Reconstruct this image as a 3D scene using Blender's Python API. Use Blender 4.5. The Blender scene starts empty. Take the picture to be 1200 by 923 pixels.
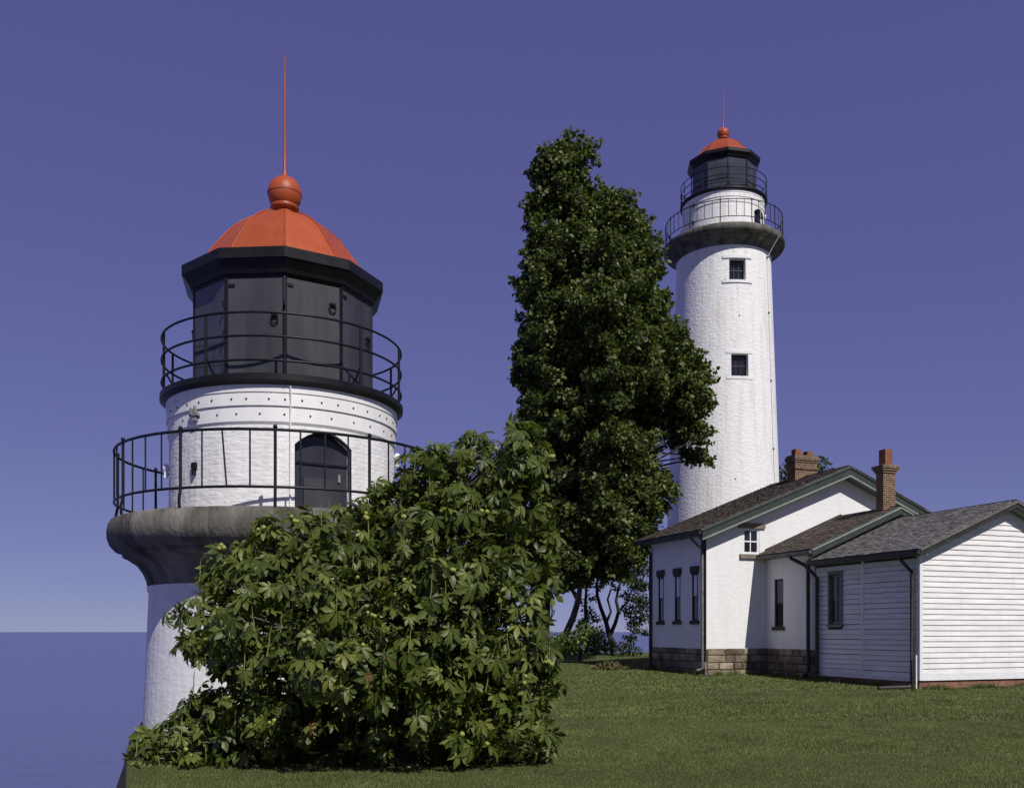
import bpy, math, random
import numpy as np
from mathutils import Vector, Matrix
from math import radians as R, sin, cos, pi, atan2, sqrt

random.seed(7)
SC = bpy.context.scene
COL = SC.collection

# ------------------------------------------------------------------ camera
F_PX = 1100.0            # focal length in pixels of the 1200 wide photograph
EYE = 1.5
cam = bpy.data.cameras.new("camera")
cam.sensor_width = 36.0
cam.lens = 36.0 * F_PX / 1200.0
cam.shift_y = (740 - 461.5) / 1200.0
cam.clip_start = 0.1
cam.clip_end = 90000
camo = bpy.data.objects.new("camera", cam)
camo.location = (0, 0, EYE)
camo.rotation_euler = (R(90), 0, 0)
COL.objects.link(camo)
SC.camera = camo

# ------------------------------------------------------------------ sky + sun
SUN_EL, SUN_AZ = 46.0, 28.0          # azimuth to the right of straight behind
S = Vector((sin(R(SUN_AZ)) * cos(R(SUN_EL)), -cos(R(SUN_AZ)) * cos(R(SUN_EL)), sin(R(SUN_EL))))
w = bpy.data.worlds.new("World"); SC.world = w; w.use_nodes = True
nt = w.node_tree; nt.nodes.clear()
sky = nt.nodes.new("ShaderNodeTexSky"); sky.sky_type = 'NISHITA'
sky.sun_disc = False
sky.sun_elevation = R(SUN_EL); sky.sun_rotation = atan2(S.x, S.y)
sky.altitude = 0; sky.air_density = 0.5; sky.dust_density = 0.0; sky.ozone_density = 1.0
# one grading for the whole sky: a softer contrast per channel gives the deep violet blue of the photograph
sep = nt.nodes.new('ShaderNodeSeparateColor'); cmb = nt.nodes.new('ShaderNodeCombineColor')
for i, (g_, k_) in enumerate(((0.43, 1.10), (0.507, 0.93), (0.337, 2.2))):
    pw = nt.nodes.new('ShaderNodeMath'); pw.operation = 'POWER'; pw.inputs[1].default_value = g_
    ml = nt.nodes.new('ShaderNodeMath'); ml.operation = 'MULTIPLY'; ml.inputs[1].default_value = k_
    nt.links.new(sep.outputs[i], pw.inputs[0]); nt.links.new(pw.outputs[0], ml.inputs[0]); nt.links.new(ml.outputs[0], cmb.inputs[i])
bg = nt.nodes.new("ShaderNodeBackground"); bg.inputs[1].default_value = 0.10
out = nt.nodes.new("ShaderNodeOutputWorld")
nt.links.new(sky.outputs[0], sep.inputs[0]); nt.links.new(cmb.outputs[0], bg.inputs[0])
nt.links.new(bg.outputs[0], out.inputs[0])
sl = bpy.data.lights.new("sun", 'SUN'); sl.energy = 4.3; sl.angle = R(0.5); sl.color = (1.0, 0.97, 0.94)
so = bpy.data.objects.new("sun", sl); so.rotation_euler = S.to_track_quat('Z', 'Y').to_euler()
so.location = (20, -30, 40); COL.objects.link(so)
SC.view_settings.view_transform = 'Standard'; SC.view_settings.look = 'None'
SC.view_settings.exposure = 0.0; SC.view_settings.gamma = 1.0

# ------------------------------------------------------------------ helpers
def tag(o, label=None, cat=None, group=None, kind=None):
    if label: o['label'] = label
    if cat: o['category'] = cat
    if group: o['group'] = group
    if kind: o['kind'] = kind
    return o

def empty(name, loc=(0, 0, 0), rz=0.0):
    o = bpy.data.objects.new(name, None); o.location = loc; o.rotation_euler = (0, 0, rz)
    o.empty_display_size = 0.3
    COL.objects.link(o); return o

def link(name, me, mat, parent=None):
    if mat is not None and len(me.materials) == 0: me.materials.append(mat)
    o = bpy.data.objects.new(name, me); COL.objects.link(o)
    if parent is not None: o.parent = parent
    return o

def V(*a): return Vector(a)

class MB:
    """collects shapes into one mesh"""
    def __init__(s): s.v = []; s.f = []
    def add(s, vs, fs):
        k = len(s.v); s.v += [tuple(p) for p in vs]; s.f += [tuple(i + k for i in q) for q in fs]
        return s
    def box(s, c, h, ax=None, taper=0.0):
        """c centre, h half sizes, ax three unit axes"""
        c = Vector(c); ax = ax or (V(1, 0, 0), V(0, 1, 0), V(0, 0, 1))
        vs = []
        for k in (-1, 1):
            for j in (-1, 1):
                for i in (-1, 1):
                    vs.append(c + ax[0] * h[0] * i + ax[1] * h[1] * j + ax[2] * h[2] * k)
        return s.add(vs, [(0, 2, 3, 1), (4, 5, 7, 6), (0, 1, 5, 4), (2, 6, 7, 3), (0, 4, 6, 2), (1, 3, 7, 5)])
    def b2(s, lo, hi):
        lo = Vector(lo); hi = Vector(hi); return s.box((lo + hi) / 2, (hi - lo) / 2)
    def tube(s, pts, rad, n=8, caps=True, closed=False):
        pts = [Vector(p) for p in pts]; m = len(pts)
        if not hasattr(rad, '__len__'): rad = [rad] * m
        vs = []; fs = []; nrm = None
        for i, p in enumerate(pts):
            if closed: t = (pts[(i + 1) % m] - pts[i - 1])
            else: t = pts[min(i + 1, m - 1)] - pts[max(i - 1, 0)]
            t.normalize()
            if nrm is None:
                nrm = t.cross(V(0, 0, 1))
                if nrm.length < .05: nrm = t.cross(V(1, 0, 0))
            nrm = nrm - t * nrm.dot(t); nrm.normalize(); b = t.cross(nrm)
            for j in range(n):
                a = 2 * pi * j / n; vs.append(p + (nrm * cos(a) + b * sin(a)) * rad[i])
        for i in range(m if closed else m - 1):
            for j in range(n):
                i2 = (i + 1) % m
                fs.append((i * n + j, i * n + (j + 1) % n, i2 * n + (j + 1) % n, i2 * n + j))
        if caps and not closed:
            fs.append(tuple(range(n - 1, -1, -1))); fs.append(tuple((m - 1) * n + j for j in range(n)))
        return s.add(vs, fs)
    def lathe(s, prof, n=64, a0=0.0, a1=2 * pi, ends=False, c=(0, 0)):
        full = abs(a1 - a0 - 2 * pi) < 1e-6
        cols = n if full else n + 1; m = len(prof); vs = []; fs = []
        for i in range(cols):
            a = a0 + (a1 - a0) * i / n
            for r, z in prof: vs.append((c[0] + r * cos(a), c[1] + r * sin(a), z))
        for i in range(n):
            i2 = (i + 1) % cols
            for j in range(m - 1):
                fs.append((i * m + j, i2 * m + j, i2 * m + j + 1, i * m + j + 1))
        if ends and not full:
            fs.append(tuple(range(m))); fs.append(tuple(n * m + j for j in range(m - 1, -1, -1)))
        return s.add(vs, fs)
    def sphere(s, c, r, n=16, m=10, sq=(1, 1, 1)):
        vs = []; fs = []
        for i in range(m + 1):
            t = pi * i / m
            for j in range(n):
                a = 2 * pi * j / n
                vs.append((c[0] + r * sq[0] * sin(t) * cos(a), c[1] + r * sq[1] * sin(t) * sin(a), c[2] + r * sq[2] * cos(t)))
        for i in range(m):
            for j in range(n):
                fs.append((i * n + j, (i + 1) * n + j, (i + 1) * n + (j + 1) % n, i * n + (j + 1) % n))
        return s.add(vs, fs)
    def mesh(s, name, smooth=None, off=None):
        me = bpy.data.meshes.new(name)
        vs = s.v
        if off is not None: vs = [(p[0] - off[0], p[1] - off[1], p[2] - off[2]) for p in vs]
        me.from_pydata(vs, [], s.f); me.update()
        if smooth is not None:
            for p in me.polygons: p.use_smooth = True
            me.set_sharp_from_angle(angle=R(smooth))
        return me
    def build(s, name, mat, parent=None, smooth=None, off=None):
        q = parent
        while off is None and q is not None: off = OFF.get(q.name); q = q.parent
        return link(name, s.mesh(name, smooth, off), mat, parent)
OFF = {}

def np_mesh(name, verts, faces):
    """fast mesh from arrays; faces all of one size"""
    me = bpy.data.meshes.new(name); verts = np.asarray(verts, np.float32); faces = np.asarray(faces, np.int32)
    nf, k = faces.shape
    me.vertices.add(len(verts)); me.vertices.foreach_set('co', verts.ravel())
    me.loops.add(nf * k); me.loops.foreach_set('vertex_index', faces.ravel())
    me.polygons.add(nf); me.polygons.foreach_set('loop_start', np.arange(0, nf * k, k, dtype=np.int32))
    me.update(calc_edges=True); return me

# ------------------------------------------------------------------ materials
class NT:
    def __init__(s, name):
        s.m = bpy.data.materials.new(name); s.m.use_nodes = True; s.t = s.m.node_tree
        s.b = s.t.nodes['Principled BSDF']; s.o = s.t.nodes['Material Output']
    def n(s, kind, **kw):
        x = s.t.nodes.new(kind)
        for k, v in kw.items(): setattr(x, k, v)
        return x
    def l(s, a, b): s.t.links.new(a, b)
    def coord(s): return s.n('ShaderNodeTexCoord').outputs['Object']
    def mapping(s, vec, sc=(1, 1, 1)):
        m = s.n('ShaderNodeMapping'); m.inputs['Scale'].default_value = sc; s.l(vec, m.inputs[0]); return m.outputs[0]
    def noise(s, vec, scale, detail=4, rough=.55):
        x = s.n('ShaderNodeTexNoise'); x.inputs['Scale'].default_value = scale
        x.inputs['Detail'].default_value = detail; x.inputs['Roughness'].default_value = rough
        s.l(vec, x.inputs['Vector']); return x.outputs[0]
    def ramp(s, fac, stops):
        x = s.n('ShaderNodeValToRGB'); e = x.color_ramp.elements
        while len(e) < len(stops): e.new(.5)
        for i, (p, c) in enumerate(stops):
            e[i].position = p; e[i].color = (c[0], c[1], c[2], 1) if hasattr(c, '__len__') else (c, c, c, 1)
        s.l(fac, x.inputs[0]); return x.outputs[0]
    def mix(s, fac, a, b, mode='MIX'):
        x = s.n('ShaderNodeMix'); x.data_type = 'RGBA'; x.blend_type = mode
        for i, q in ((0, fac), (6, a), (7, b)):
            if isinstance(q, (int, float)): x.inputs[i].default_value = q if i == 0 else (q, q, q, 1)
            elif isinstance(q, tuple): x.inputs[i].default_value = (q[0], q[1], q[2], 1)
            else: s.l(q, x.inputs[i])
        return x.outputs[2]
    def math(s, op, a, b=0.0):
        x = s.n('ShaderNodeMath'); x.operation = op
        for i, q in ((0, a), (1, b)):
            if isinstance(q, (int, float)): x.inputs[i].default_value = q
            else: s.l(q, x.inputs[i])
        return x.outputs[0]
    def bump(s, h, strength, dist=.02, prev=None):
        x = s.n('ShaderNodeBump'); x.inputs['Strength'].default_value = strength; x.inputs['Distance'].default_value = dist
        s.l(h, x.inputs['Height'])
        if prev is not None: s.l(prev, x.inputs['Normal'])
        return x.outputs[0]
    def fin(s, col=None, rough=.6, spec=.4, metal=0.0, normal=None):
        if col is not None:
            if isinstance(col, tuple): s.b.inputs['Base Color'].default_value = (*col, 1)
            else: s.l(col, s.b.inputs['Base Color'])
        if isinstance(rough, (int, float)): s.b.inputs['Roughness'].default_value = rough
        else: s.l(rough, s.b.inputs['Roughness'])
        s.b.inputs['Specular IOR Level'].default_value = spec; s.b.inputs['Metallic'].default_value = metal
        if normal is not None: s.l(normal, s.b.inputs['Normal'])
        return s.m

def mat(name, c1, c2=None, scale=6, rough=.6, spec=.4, bump=0., bscale=30, dist=.01, metal=0., st=(1, 1, 1), rnd=0., per='island'):
    x = NT(name); c = x.coord()
    c = x.mapping(c, st) if st != (1, 1, 1) else c
    col = c1
    if c2 is not None: col = x.ramp(x.noise(c, scale, 6), [(.32, c1), (.68, c2)])
    if rnd:
        if per == 'island': r = x.n('ShaderNodeNewGeometry').outputs['Random Per Island']
        else: r = x.n('ShaderNodeObjectInfo').outputs['Random']
        k = x.ramp(r, [(0, 1 - rnd), (1, 1 + rnd)]); col = x.mix(1.0, col, k, 'MULTIPLY')
    nrm = x.bump(x.noise(c, bscale, 5), bump, dist) if bump else None
    return x.fin(col, rough, spec, metal, nrm)

def painted_brick(name, cyl=None, white=(.82, .80, .765), dirt=(.70, .675, .63), bw=.215, bh=.075, bstr=.5, dist=.02, lump=.5, worn=.0):
    """white paint on brick: courses show as relief only"""
    x = NT(name); c = x.coord(); sp = x.n('ShaderNodeSeparateXYZ'); x.l(c, sp.inputs[0])
    if cyl:
        a = x.math('ARCTAN2', sp.outputs[1], sp.outputs[0]); h = x.math('MULTIPLY', a, cyl)
    else: h = x.math('ADD', sp.outputs[0], sp.outputs[1])
    cb = x.n('ShaderNodeCombineXYZ'); x.l(h, cb.inputs[0]); x.l(sp.outputs[2], cb.inputs[1])
    wob = x.noise(c, 2.2, 3); wv = x.math('MULTIPLY', x.math('SUBTRACT', wob, .5), .10)
    cb2 = x.n('ShaderNodeCombineXYZ'); x.l(h, cb2.inputs[0]); x.l(x.math('ADD', sp.outputs[2], wv), cb2.inputs[1])
    br = x.n('ShaderNodeTexBrick'); x.l(cb2.outputs[0], br.inputs['Vector'])
    br.inputs['Scale'].default_value = 1; br.inputs['Brick Width'].default_value = bw; br.inputs['Row Height'].default_value = bh
    br.inputs['Mortar Size'].default_value = .008; br.inputs['Mortar Smooth'].default_value = .6
    br.inputs['Color1'].default_value = (.95, .95, .95, 1); br.inputs['Color2'].default_value = (1, 1, 1, 1)
    br.inputs['Mortar'].default_value = (.97, .97, .97, 1)
    n1 = x.bump(br.outputs['Fac'], -bstr if False else bstr, dist)
    br_h = n1.node; br_h.invert = True
    n2 = x.bump(x.noise(x.mapping(c, (1, 1, 1.7)), 5.5, 5, .6), lump, dist * 2.0, n1)
    n3 = x.bump(x.noise(c, 60, 3), .25, .004, n2)
    # weathering: soft vertical streaks and worn spots
    st = x.mapping(cb.outputs[0], (3.0, .35, 1)); d = x.noise(st, 1.0, 6, .65)
    col = x.ramp(d, [(.34, dirt), (.52, white)])
    col = x.mix(1.0, col, br.outputs['Color'], 'MULTIPLY')
    if worn:
        wn = x.ramp(x.noise(c, 16, 8, .7), [(.66, 0.), (.70, 1.)]); big = x.ramp(x.noise(c, 1.3, 3), [(.45, 0.), (.6, 1.)])
        col = x.mix(x.math('MULTIPLY', wn, x.math('MULTIPLY', big, worn)), col, (.33, .27, .23))
    return x.fin(col, .62, .3, 0, n3)

def brick_mat(name, c1, c2, mortar, bw=.2, bh=.068):
    x = NT(name); c = x.coord(); sp = x.n('ShaderNodeSeparateXYZ'); x.l(c, sp.inputs[0])
    cb = x.n('ShaderNodeCombineXYZ'); x.l(x.math('ADD', sp.outputs[0], sp.outputs[1]), cb.inputs[0]); x.l(sp.outputs[2], cb.inputs[1])
    br = x.n('ShaderNodeTexBrick'); x.l(cb.outputs[0], br.inputs['Vector'])
    br.inputs['Scale'].default_value = 1; br.inputs['Brick Width'].default_value = bw; br.inputs['Row Height'].default_value = bh
    br.inputs['Mortar Size'].default_value = .007; br.inputs['Bias'].default_value = -.1
    br.inputs['Color1'].default_value = (*c1, 1); br.inputs['Color2'].default_value = (*c2, 1); br.inputs['Mortar'].default_value = (*mortar, 1)
    n = x.noise(c, 9, 5); col = x.mix(1.0, br.outputs['Color'], x.ramp(n, [(.3, .65), (.7, 1.15)]), 'MULTIPLY')
    b = x.bump(br.outputs['Fac'], .7, .012); b.node.invert = True
    return x.fin(col, .85, .2, 0, b)

def leaf_mat(name, c1, c2, c3, gloss=.42, trans=.25, per='island'):
    x = NT(name)
    r = x.n('ShaderNodeNewGeometry').outputs['Random Per Island'] if per == 'island' else x.n('ShaderNodeObjectInfo').outputs['Random']
    col = x.ramp(r, [(0, c1), (.55, c2), (1, c3)])
    nz = x.ramp(x.noise(x.coord(), 1.1, 3), [(.3, .7), (.7, 1.25)]); col = x.mix(1.0, col, nz, 'MULTIPLY')
    if name == 'grass_blades':
        bd = x.ramp(x.noise(x.mapping(x.coord(), (.12, .55, 1)), 1.0, 4, .6), [(.35, .78), (.65, 1.15)]); col = x.mix(1.0, col, bd, 'MULTIPLY')
        dp = x.ramp(x.noise(x.mapping(x.coord(), (.3, .8, 1)), .8, 4, .6), [(.60, 0.), (.72, .5)]); col = x.mix(dp, col, (.20, .17, .07))
    x.fin(col, gloss, .32)
    tr = x.n('ShaderNodeBsdfTranslucent'); x.l(x.mix(1.0, col, (1.5, 1.7, .7), 'MULTIPLY'), tr.inputs[0])
    ms = x.n('ShaderNodeMixShader'); ms.inputs[0].default_value = trans
    x.l(x.b.outputs[0], ms.inputs[1]); x.l(tr.outputs[0], ms.inputs[2]); x.l(ms.outputs[0], x.o.inputs[0])
    return x.m

M = {}
M['tower_stucco'] = painted_brick('tower_white_paint', cyl=2.6, bw=.25, bh=.09, bstr=.04, dist=.03, lump=.55, worn=.55)
M['tower_smooth'] = painted_brick('near_tower_white_paint', cyl=2.3, bw=.25, bh=.085, bstr=.06, dist=.02, lump=.3, worn=.8)
M['drum_brick'] = painted_brick('drum_white_brick', cyl=2.0, bw=.21, bh=.066, bstr=.32, dist=.014, lump=.75, worn=1.0)
M['white_iron'] = mat('white_painted_iron', (.82, .80, .77), (.70, .68, .64), 3, .5, .4, .15, 40, .004, st=(1, 1, .4))
M['house_brick'] = painted_brick('house_white_brick', bw=.21, bh=.075, bstr=.26, dist=.012, lump=.4, white=(.82, .805, .77), dirt=(.76, .745, .71), worn=.15)
M['trim_white'] = mat('white_trim_paint', (.8, .8, .79), (.7, .7, .68), 5, .5)
def clap_mat():
    x = NT('clapboard_paint'); c = x.coord()
    d = x.noise(x.mapping(c, (1.2, 1.2, 9)), 1.0, 6, .6); col = x.ramp(d, [(.35, (.70, .68, .645)), (.6, (.82, .805, .77))])
    wn = x.ramp(x.noise(x.mapping(c, (3, 3, 30)), 2.0, 8, .75), [(.69, 0.), (.72, 1.)])
    big = x.ramp(x.noise(c, .9, 3), [(.42, .15), (.6, 1.)])
    col = x.mix(x.math('MULTIPLY', wn, big), col, (.26, .235, .21))
    st = x.ramp(x.noise(x.mapping(c, (4, 4, .5)), 1.5, 5, .6), [(.55, 0.), (.75, .5)]); col = x.mix(st, col, (.60, .575, .53))
    oi = x.n('ShaderNodeObjectInfo').outputs['Random']; col = x.mix(1.0, col, x.ramp(oi, [(0, .93), (1, 1.0)]), 'MULTIPLY')
    b = x.bump(x.noise(x.mapping(c, (2, 2, 60)), 3, 4), .25, .004)
    return x.fin(col, .6, .3, 0, b)
M['clapboard'] = clap_mat()
M['stone_coping'] = mat('dark_cornice_stone', (.05, .045, .036), (.19, .175, .145), 2.6, .85, .2, .8, 18, .03, rnd=.18, per='object', st=(1, 1, .35))
M['black_iron'] = mat('black_painted_iron', (.005, .005, .006), (.012, .012, .013), 4, .42, .28, .1, 50, .003)
M['lantern_panel'] = mat('grey_black_lantern_panel', (.034, .035, .037), (.058, .058, .058), 1.6, .45, .4, .15, 8, .004, rnd=.25, per='object', st=(1, 1, .3))
M['lantern_panel'] = mat('grey_black_lantern_panel', (.030, .031, .034), (.060, .061, .063), 1.3, .42, .4, .2, 6, .006, rnd=.3, per='object', st=(2.2, 2.2, .35))
M['lantern_glass'] = mat('dark_lantern_glass', (.035, .038, .045), (.075, .08, .09), .9, .1, .6, rnd=.3, per='object')
def dome_mat():
    x = NT('orange_red_dome_paint'); c = x.coord()
    col = x.ramp(x.noise(x.mapping(c, (1, 1, .5)), 1.8, 6, .6), [(.3, (.31, .056, .014)), (.7, (.38, .077, .020))])
    stn = x.ramp(x.noise(x.mapping(c, (5, 5, .8)), 1.6, 6, .65), [(.60, 0.), (.75, .55)]); col = x.mix(stn, col, (.20, .045, .016))
    chip = x.ramp(x.noise(c, 22, 8, .7), [(.70, 0.), (.72, .8)]); col = x.mix(chip, col, (.12, .06, .04))
    oi = x.n('ShaderNodeObjectInfo').outputs['Random']; col = x.mix(1.0, col, x.ramp(oi, [(0, .88), (1, 1.08)]), 'MULTIPLY')
    rg_ = x.ramp(x.noise(c, 4, 5), [(.3, .34), (.7, .55)])
    return x.fin(col, rg_, .4, 0, x.bump(x.noise(c, 9, 5), .22, .012))
M['red_dome'] = dome_mat()
M['glass'] = mat('dark_window_glass', (.010, .011, .014), (.022, .023, .027), 1.5, .06, .6)
M['pane_reflection'] = mat('painted_pane_reflection', (.10, .10, .105), (.24, .24, .24), 1.0, .12, .6, st=(14, 14, .6))  # lighter reflection in the upper panes, painted as streaky grey
M['door'] = mat('dark_blue_black_door', (.012, .013, .022), (.03, .03, .04), 2, .4, .5)
M['blind_reflection'] = mat('white_blind_reflection', (.75, .75, .74), None, rough=.8)  # white upper panes: blind and bright sky reflection put into one colour
M['stone_block'] = mat('foundation_sandstone', (.13, .10, .068), (.28, .23, .165), 2.6, .9, .15, .8, 16, .03, rnd=.45, per='object')
M['stone_dark'] = mat('dark_stone_trim', (.045, .042, .034), (.085, .08, .065), 3, .9, .15, .4, 25, .01)
M['stone_tan'] = mat('tan_stone_trim', (.16, .14, .10), (.25, .22, .165), 3, .9, .15, .4, 25, .01)
M['mortar'] = mat('foundation_mortar', (.13, .115, .095), (.2, .18, .15), 5, .95, .1, .3, 30)
M['found_brick'] = brick_mat('foundation_brick', (.32, .13, .07), (.22, .10, .06), (.24, .21, .18))
M['chimney_brick'] = brick_mat('chimney_brick', (.17, .092, .048), (.095, .052, .033), (.40, .33, .23))
M['terracotta'] = mat('terracotta_flue', (.23, .105, .055), (.17, .075, .042), 4, .8, .2, .2, 30)
M['shingle_brown'] = mat('brown_wood_shingle', (.060, .047, .036), (.155, .130, .105), 9, .9, .15, .5, 40, .006, rnd=.45)
M['shingle_grey'] = mat('grey_wood_shingle', (.125, .115, .105), (.23, .215, .20), 9, .9, .15, .5, 40, .006, rnd=.35)
M['green_trim'] = mat('dark_green_trim', (.030, .040, .032), (.044, .055, .044), 3, .5, .4)
M['green_light'] = mat('pale_green_moulding', (.19, .225, .175), (.26, .29, .24), 3, .5, .4)
M['soffit'] = mat('grey_green_soffit', (.10, .12, .10), (.14, .15, .13), 3, .7)
M['gutter_dark'] = mat('dark_brown_gutter', (.022, .019, .017), (.045, .04, .035), 4, .5, .4)
M['gutter_grey'] = mat('weathered_grey_downspout', (.10, .09, .08), (.19, .18, .165), 5, .55, .4)
M['steel_band'] = mat('grey_steel', (.22, .22, .22), None, rough=.5)
M['bark_grey'] = mat('grey_brown_bark', (.075, .06, .048), (.17, .145, .115), 6, .95, .1, .9, 22, .03, st=(1, 1, .35))
M['bark_dark'] = mat('dark_bark', (.03, .025, .02), (.07, .058, .045), 6, .95, .1, .9, 22, .03, st=(1, 1, .35))
M['chestnut_leaf'] = leaf_mat('chestnut_leaves', (.050, .072, .011), (.086, .114, .02), (.145, .162, .038), .46, .25)
M['chestnut_leaf_part'] = leaf_mat('chestnut_leaf', (.055, .080, .012), (.102, .130, .022), (.175, .190, .045), .44, .25, per='object')
M['dry_leaf'] = mat('dry_orange_leaf', (.20, .075, .03), (.14, .055, .02), 12, .7)
M['fruit'] = mat('yellow_green_fruit', (.30, .29, .055), (.22, .24, .05), 12, .5)
M['stalk'] = mat('pale_green_stalk', (.17, .19, .05), None, rough=.6)
M['maple_leaf'] = leaf_mat('maple_leaves', (.036, .058, .012), (.078, .104, .023), (.18, .19, .06), .46, .28)
M['far_leaf'] = leaf_mat('far_tree_leaves', (.028, .045, .014), (.045, .068, .02), (.065, .09, .03), .6, .2)
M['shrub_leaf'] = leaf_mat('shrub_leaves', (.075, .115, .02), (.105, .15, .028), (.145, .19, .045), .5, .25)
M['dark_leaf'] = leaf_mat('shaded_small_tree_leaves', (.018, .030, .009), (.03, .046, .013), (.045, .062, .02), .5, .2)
M['grass'] = leaf_mat('grass_blades', (.094, .120, .030), (.138, .162, .044), (.215, .215, .08), .6, .2)
M['straw'] = leaf_mat('dry_weeds', (.11, .085, .04), (.17, .14, .06), (.10, .11, .035), .8, .1)

def lawn_mat():
    x = NT('lawn_ground'); c = x.coord()
    a = x.noise(c, .35, 4); b = x.noise(c, 9, 6, .7)
    col = x.ramp(a, [(.35, (.075, .098, .026)), (.65, (.115, .130, .042))])
    col = x.mix(.5, col, x.ramp(b, [(.35, (.035, .055, .014)), (.7, (.115, .135, .05))]))
    dry = x.ramp(x.noise(c, 1.1, 5, .65), [(.62, 0.), (.75, 1.)]); col = x.mix(x.math('MULTIPLY', dry, .45), col, (.17, .15, .075))
    ge = x.n('ShaderNodeNewGeometry'); sp = x.n('ShaderNodeSeparateXYZ'); x.l(ge.outputs['True Normal'], sp.inputs[0])
    steep = x.ramp(sp.outputs[2], [(.55, 1.), (.8, 0.)])
    earth = x.ramp(x.noise(c, 2.0, 6, .7), [(.3, (.09, .075, .055)), (.7, (.18, .155, .12))])
    col = x.mix(steep, col, earth)
    nb = x.bump(x.noise(c, 24, 6, .7), .9, .05)
    return x.fin(col, .95, .1, 0, nb)
M['lawn'] = lawn_mat()
def lake_mat():
    x = NT('lake_water'); c = x.coord()
    n = x.bump(x.noise(x.mapping(c, (.5, 1.2, 1)), .55, 5, .6), .35, .35)
    m = x.fin((.085, .095, .215), .26, .5, 0, n); x.b.inputs['IOR'].default_value = 1.33
    return m
M['lake'] = lake_mat()

# ------------------------------------------------------------------ ground and lake
LAKE_Z = -4.0
EDGE = [(-60, -24), (-10, -4.2), (0, -2.2), (9, -3.70), (12, -4.92), (14, -5.60), (15.9, -6.28), (17.4, -6.15), (19.2, -5.0),
        (22, -3.2), (26, -.8), (34, .6), (46, 1.2), (52, 3.5), (57, 9), (60, 18)]
def edge_x(Y): return float(np.interp(Y, [e[0] for e in EDGE], [e[1] for e in EDGE]))
def sstep(a, b, x):
    t = np.clip((x - a) / (b - a), 0, 1); return t * t * (3 - 2 * t)
def ground_z(X, Y):
    X = np.asarray(X, float); Y = np.asarray(Y, float)
    z = .46 * sstep(22, 46, Y) - .25 * sstep(46, 60, Y)
    z = z + .03 * np.sin(X * .55 + 1.3) * np.sin(Y * .42) * sstep(5, 14, Y) * (1 - sstep(22, 26, Y) * .6)
    return z
ys = np.unique(np.concatenate([np.arange(-60, 5, 5), np.arange(5, 60.01, .5)]))
cols = 90; vs = []; fs = []
for Y in ys:
    xe = edge_x(Y)
    row = [(xe - .8, Y, LAKE_Z - .3), (xe - .45, Y, -2.4), (xe - .2, Y, -1.0), (xe - .05, Y, -.22)]
    row[1] = (row[1][0] + .25 * sin(Y * 1.7), Y, row[1][2]); row[2] = (row[2][0] + .12 * sin(Y * 2.9 + 1), Y, row[2][2])
    for k in range(cols + 1):
        t = k / cols; X = xe + (75 - xe) * t ** 1.6
        row.append((X, Y, float(ground_z(X, Y))))
    vs += row
W_ = cols + 5
for j in range(len(ys) - 1):
    for k in range(W_ - 1):
        fs.append((j * W_ + k, j * W_ + k + 1, (j + 1) * W_ + k + 1, (j + 1) * W_ + k))
# far bank down to the water
k0 = len(vs); last = (len(ys) - 1) * W_
for k in range(W_): p = vs[last + k]; vs.append((p[0], p[1] + 2.5, LAKE_Z - .3))
for k in range(W_ - 1): fs.append((last + k, last + k + 1, k0 + k + 1, k0 + k))
mb = MB(); mb.add(vs, fs)
tag(mb.build('lawn', M['lawn'], smooth=45), kind='structure')
mb = MB(); n = 64
ringr = [0, 60, 200, 800, 4000, 40000]
vs = [(0, 0, LAKE_Z)]; fs = []
for r in ringr[1:]:
    for j in range(n): vs.append((r * cos(2 * pi * j / n), r * sin(2 * pi * j / n), LAKE_Z))
for j in range(n): fs.append((0, 1 + j, 1 + (j + 1) % n))
for i in range(len(ringr) - 2):
    for j in range(n):
        a = 1 + i * n; fs.append((a + j, a + n + j, a + n + (j + 1) % n, a + (j + 1) % n))
mb.add(vs, fs); tag(mb.build('lake', M['lake']), kind='structure')

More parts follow.
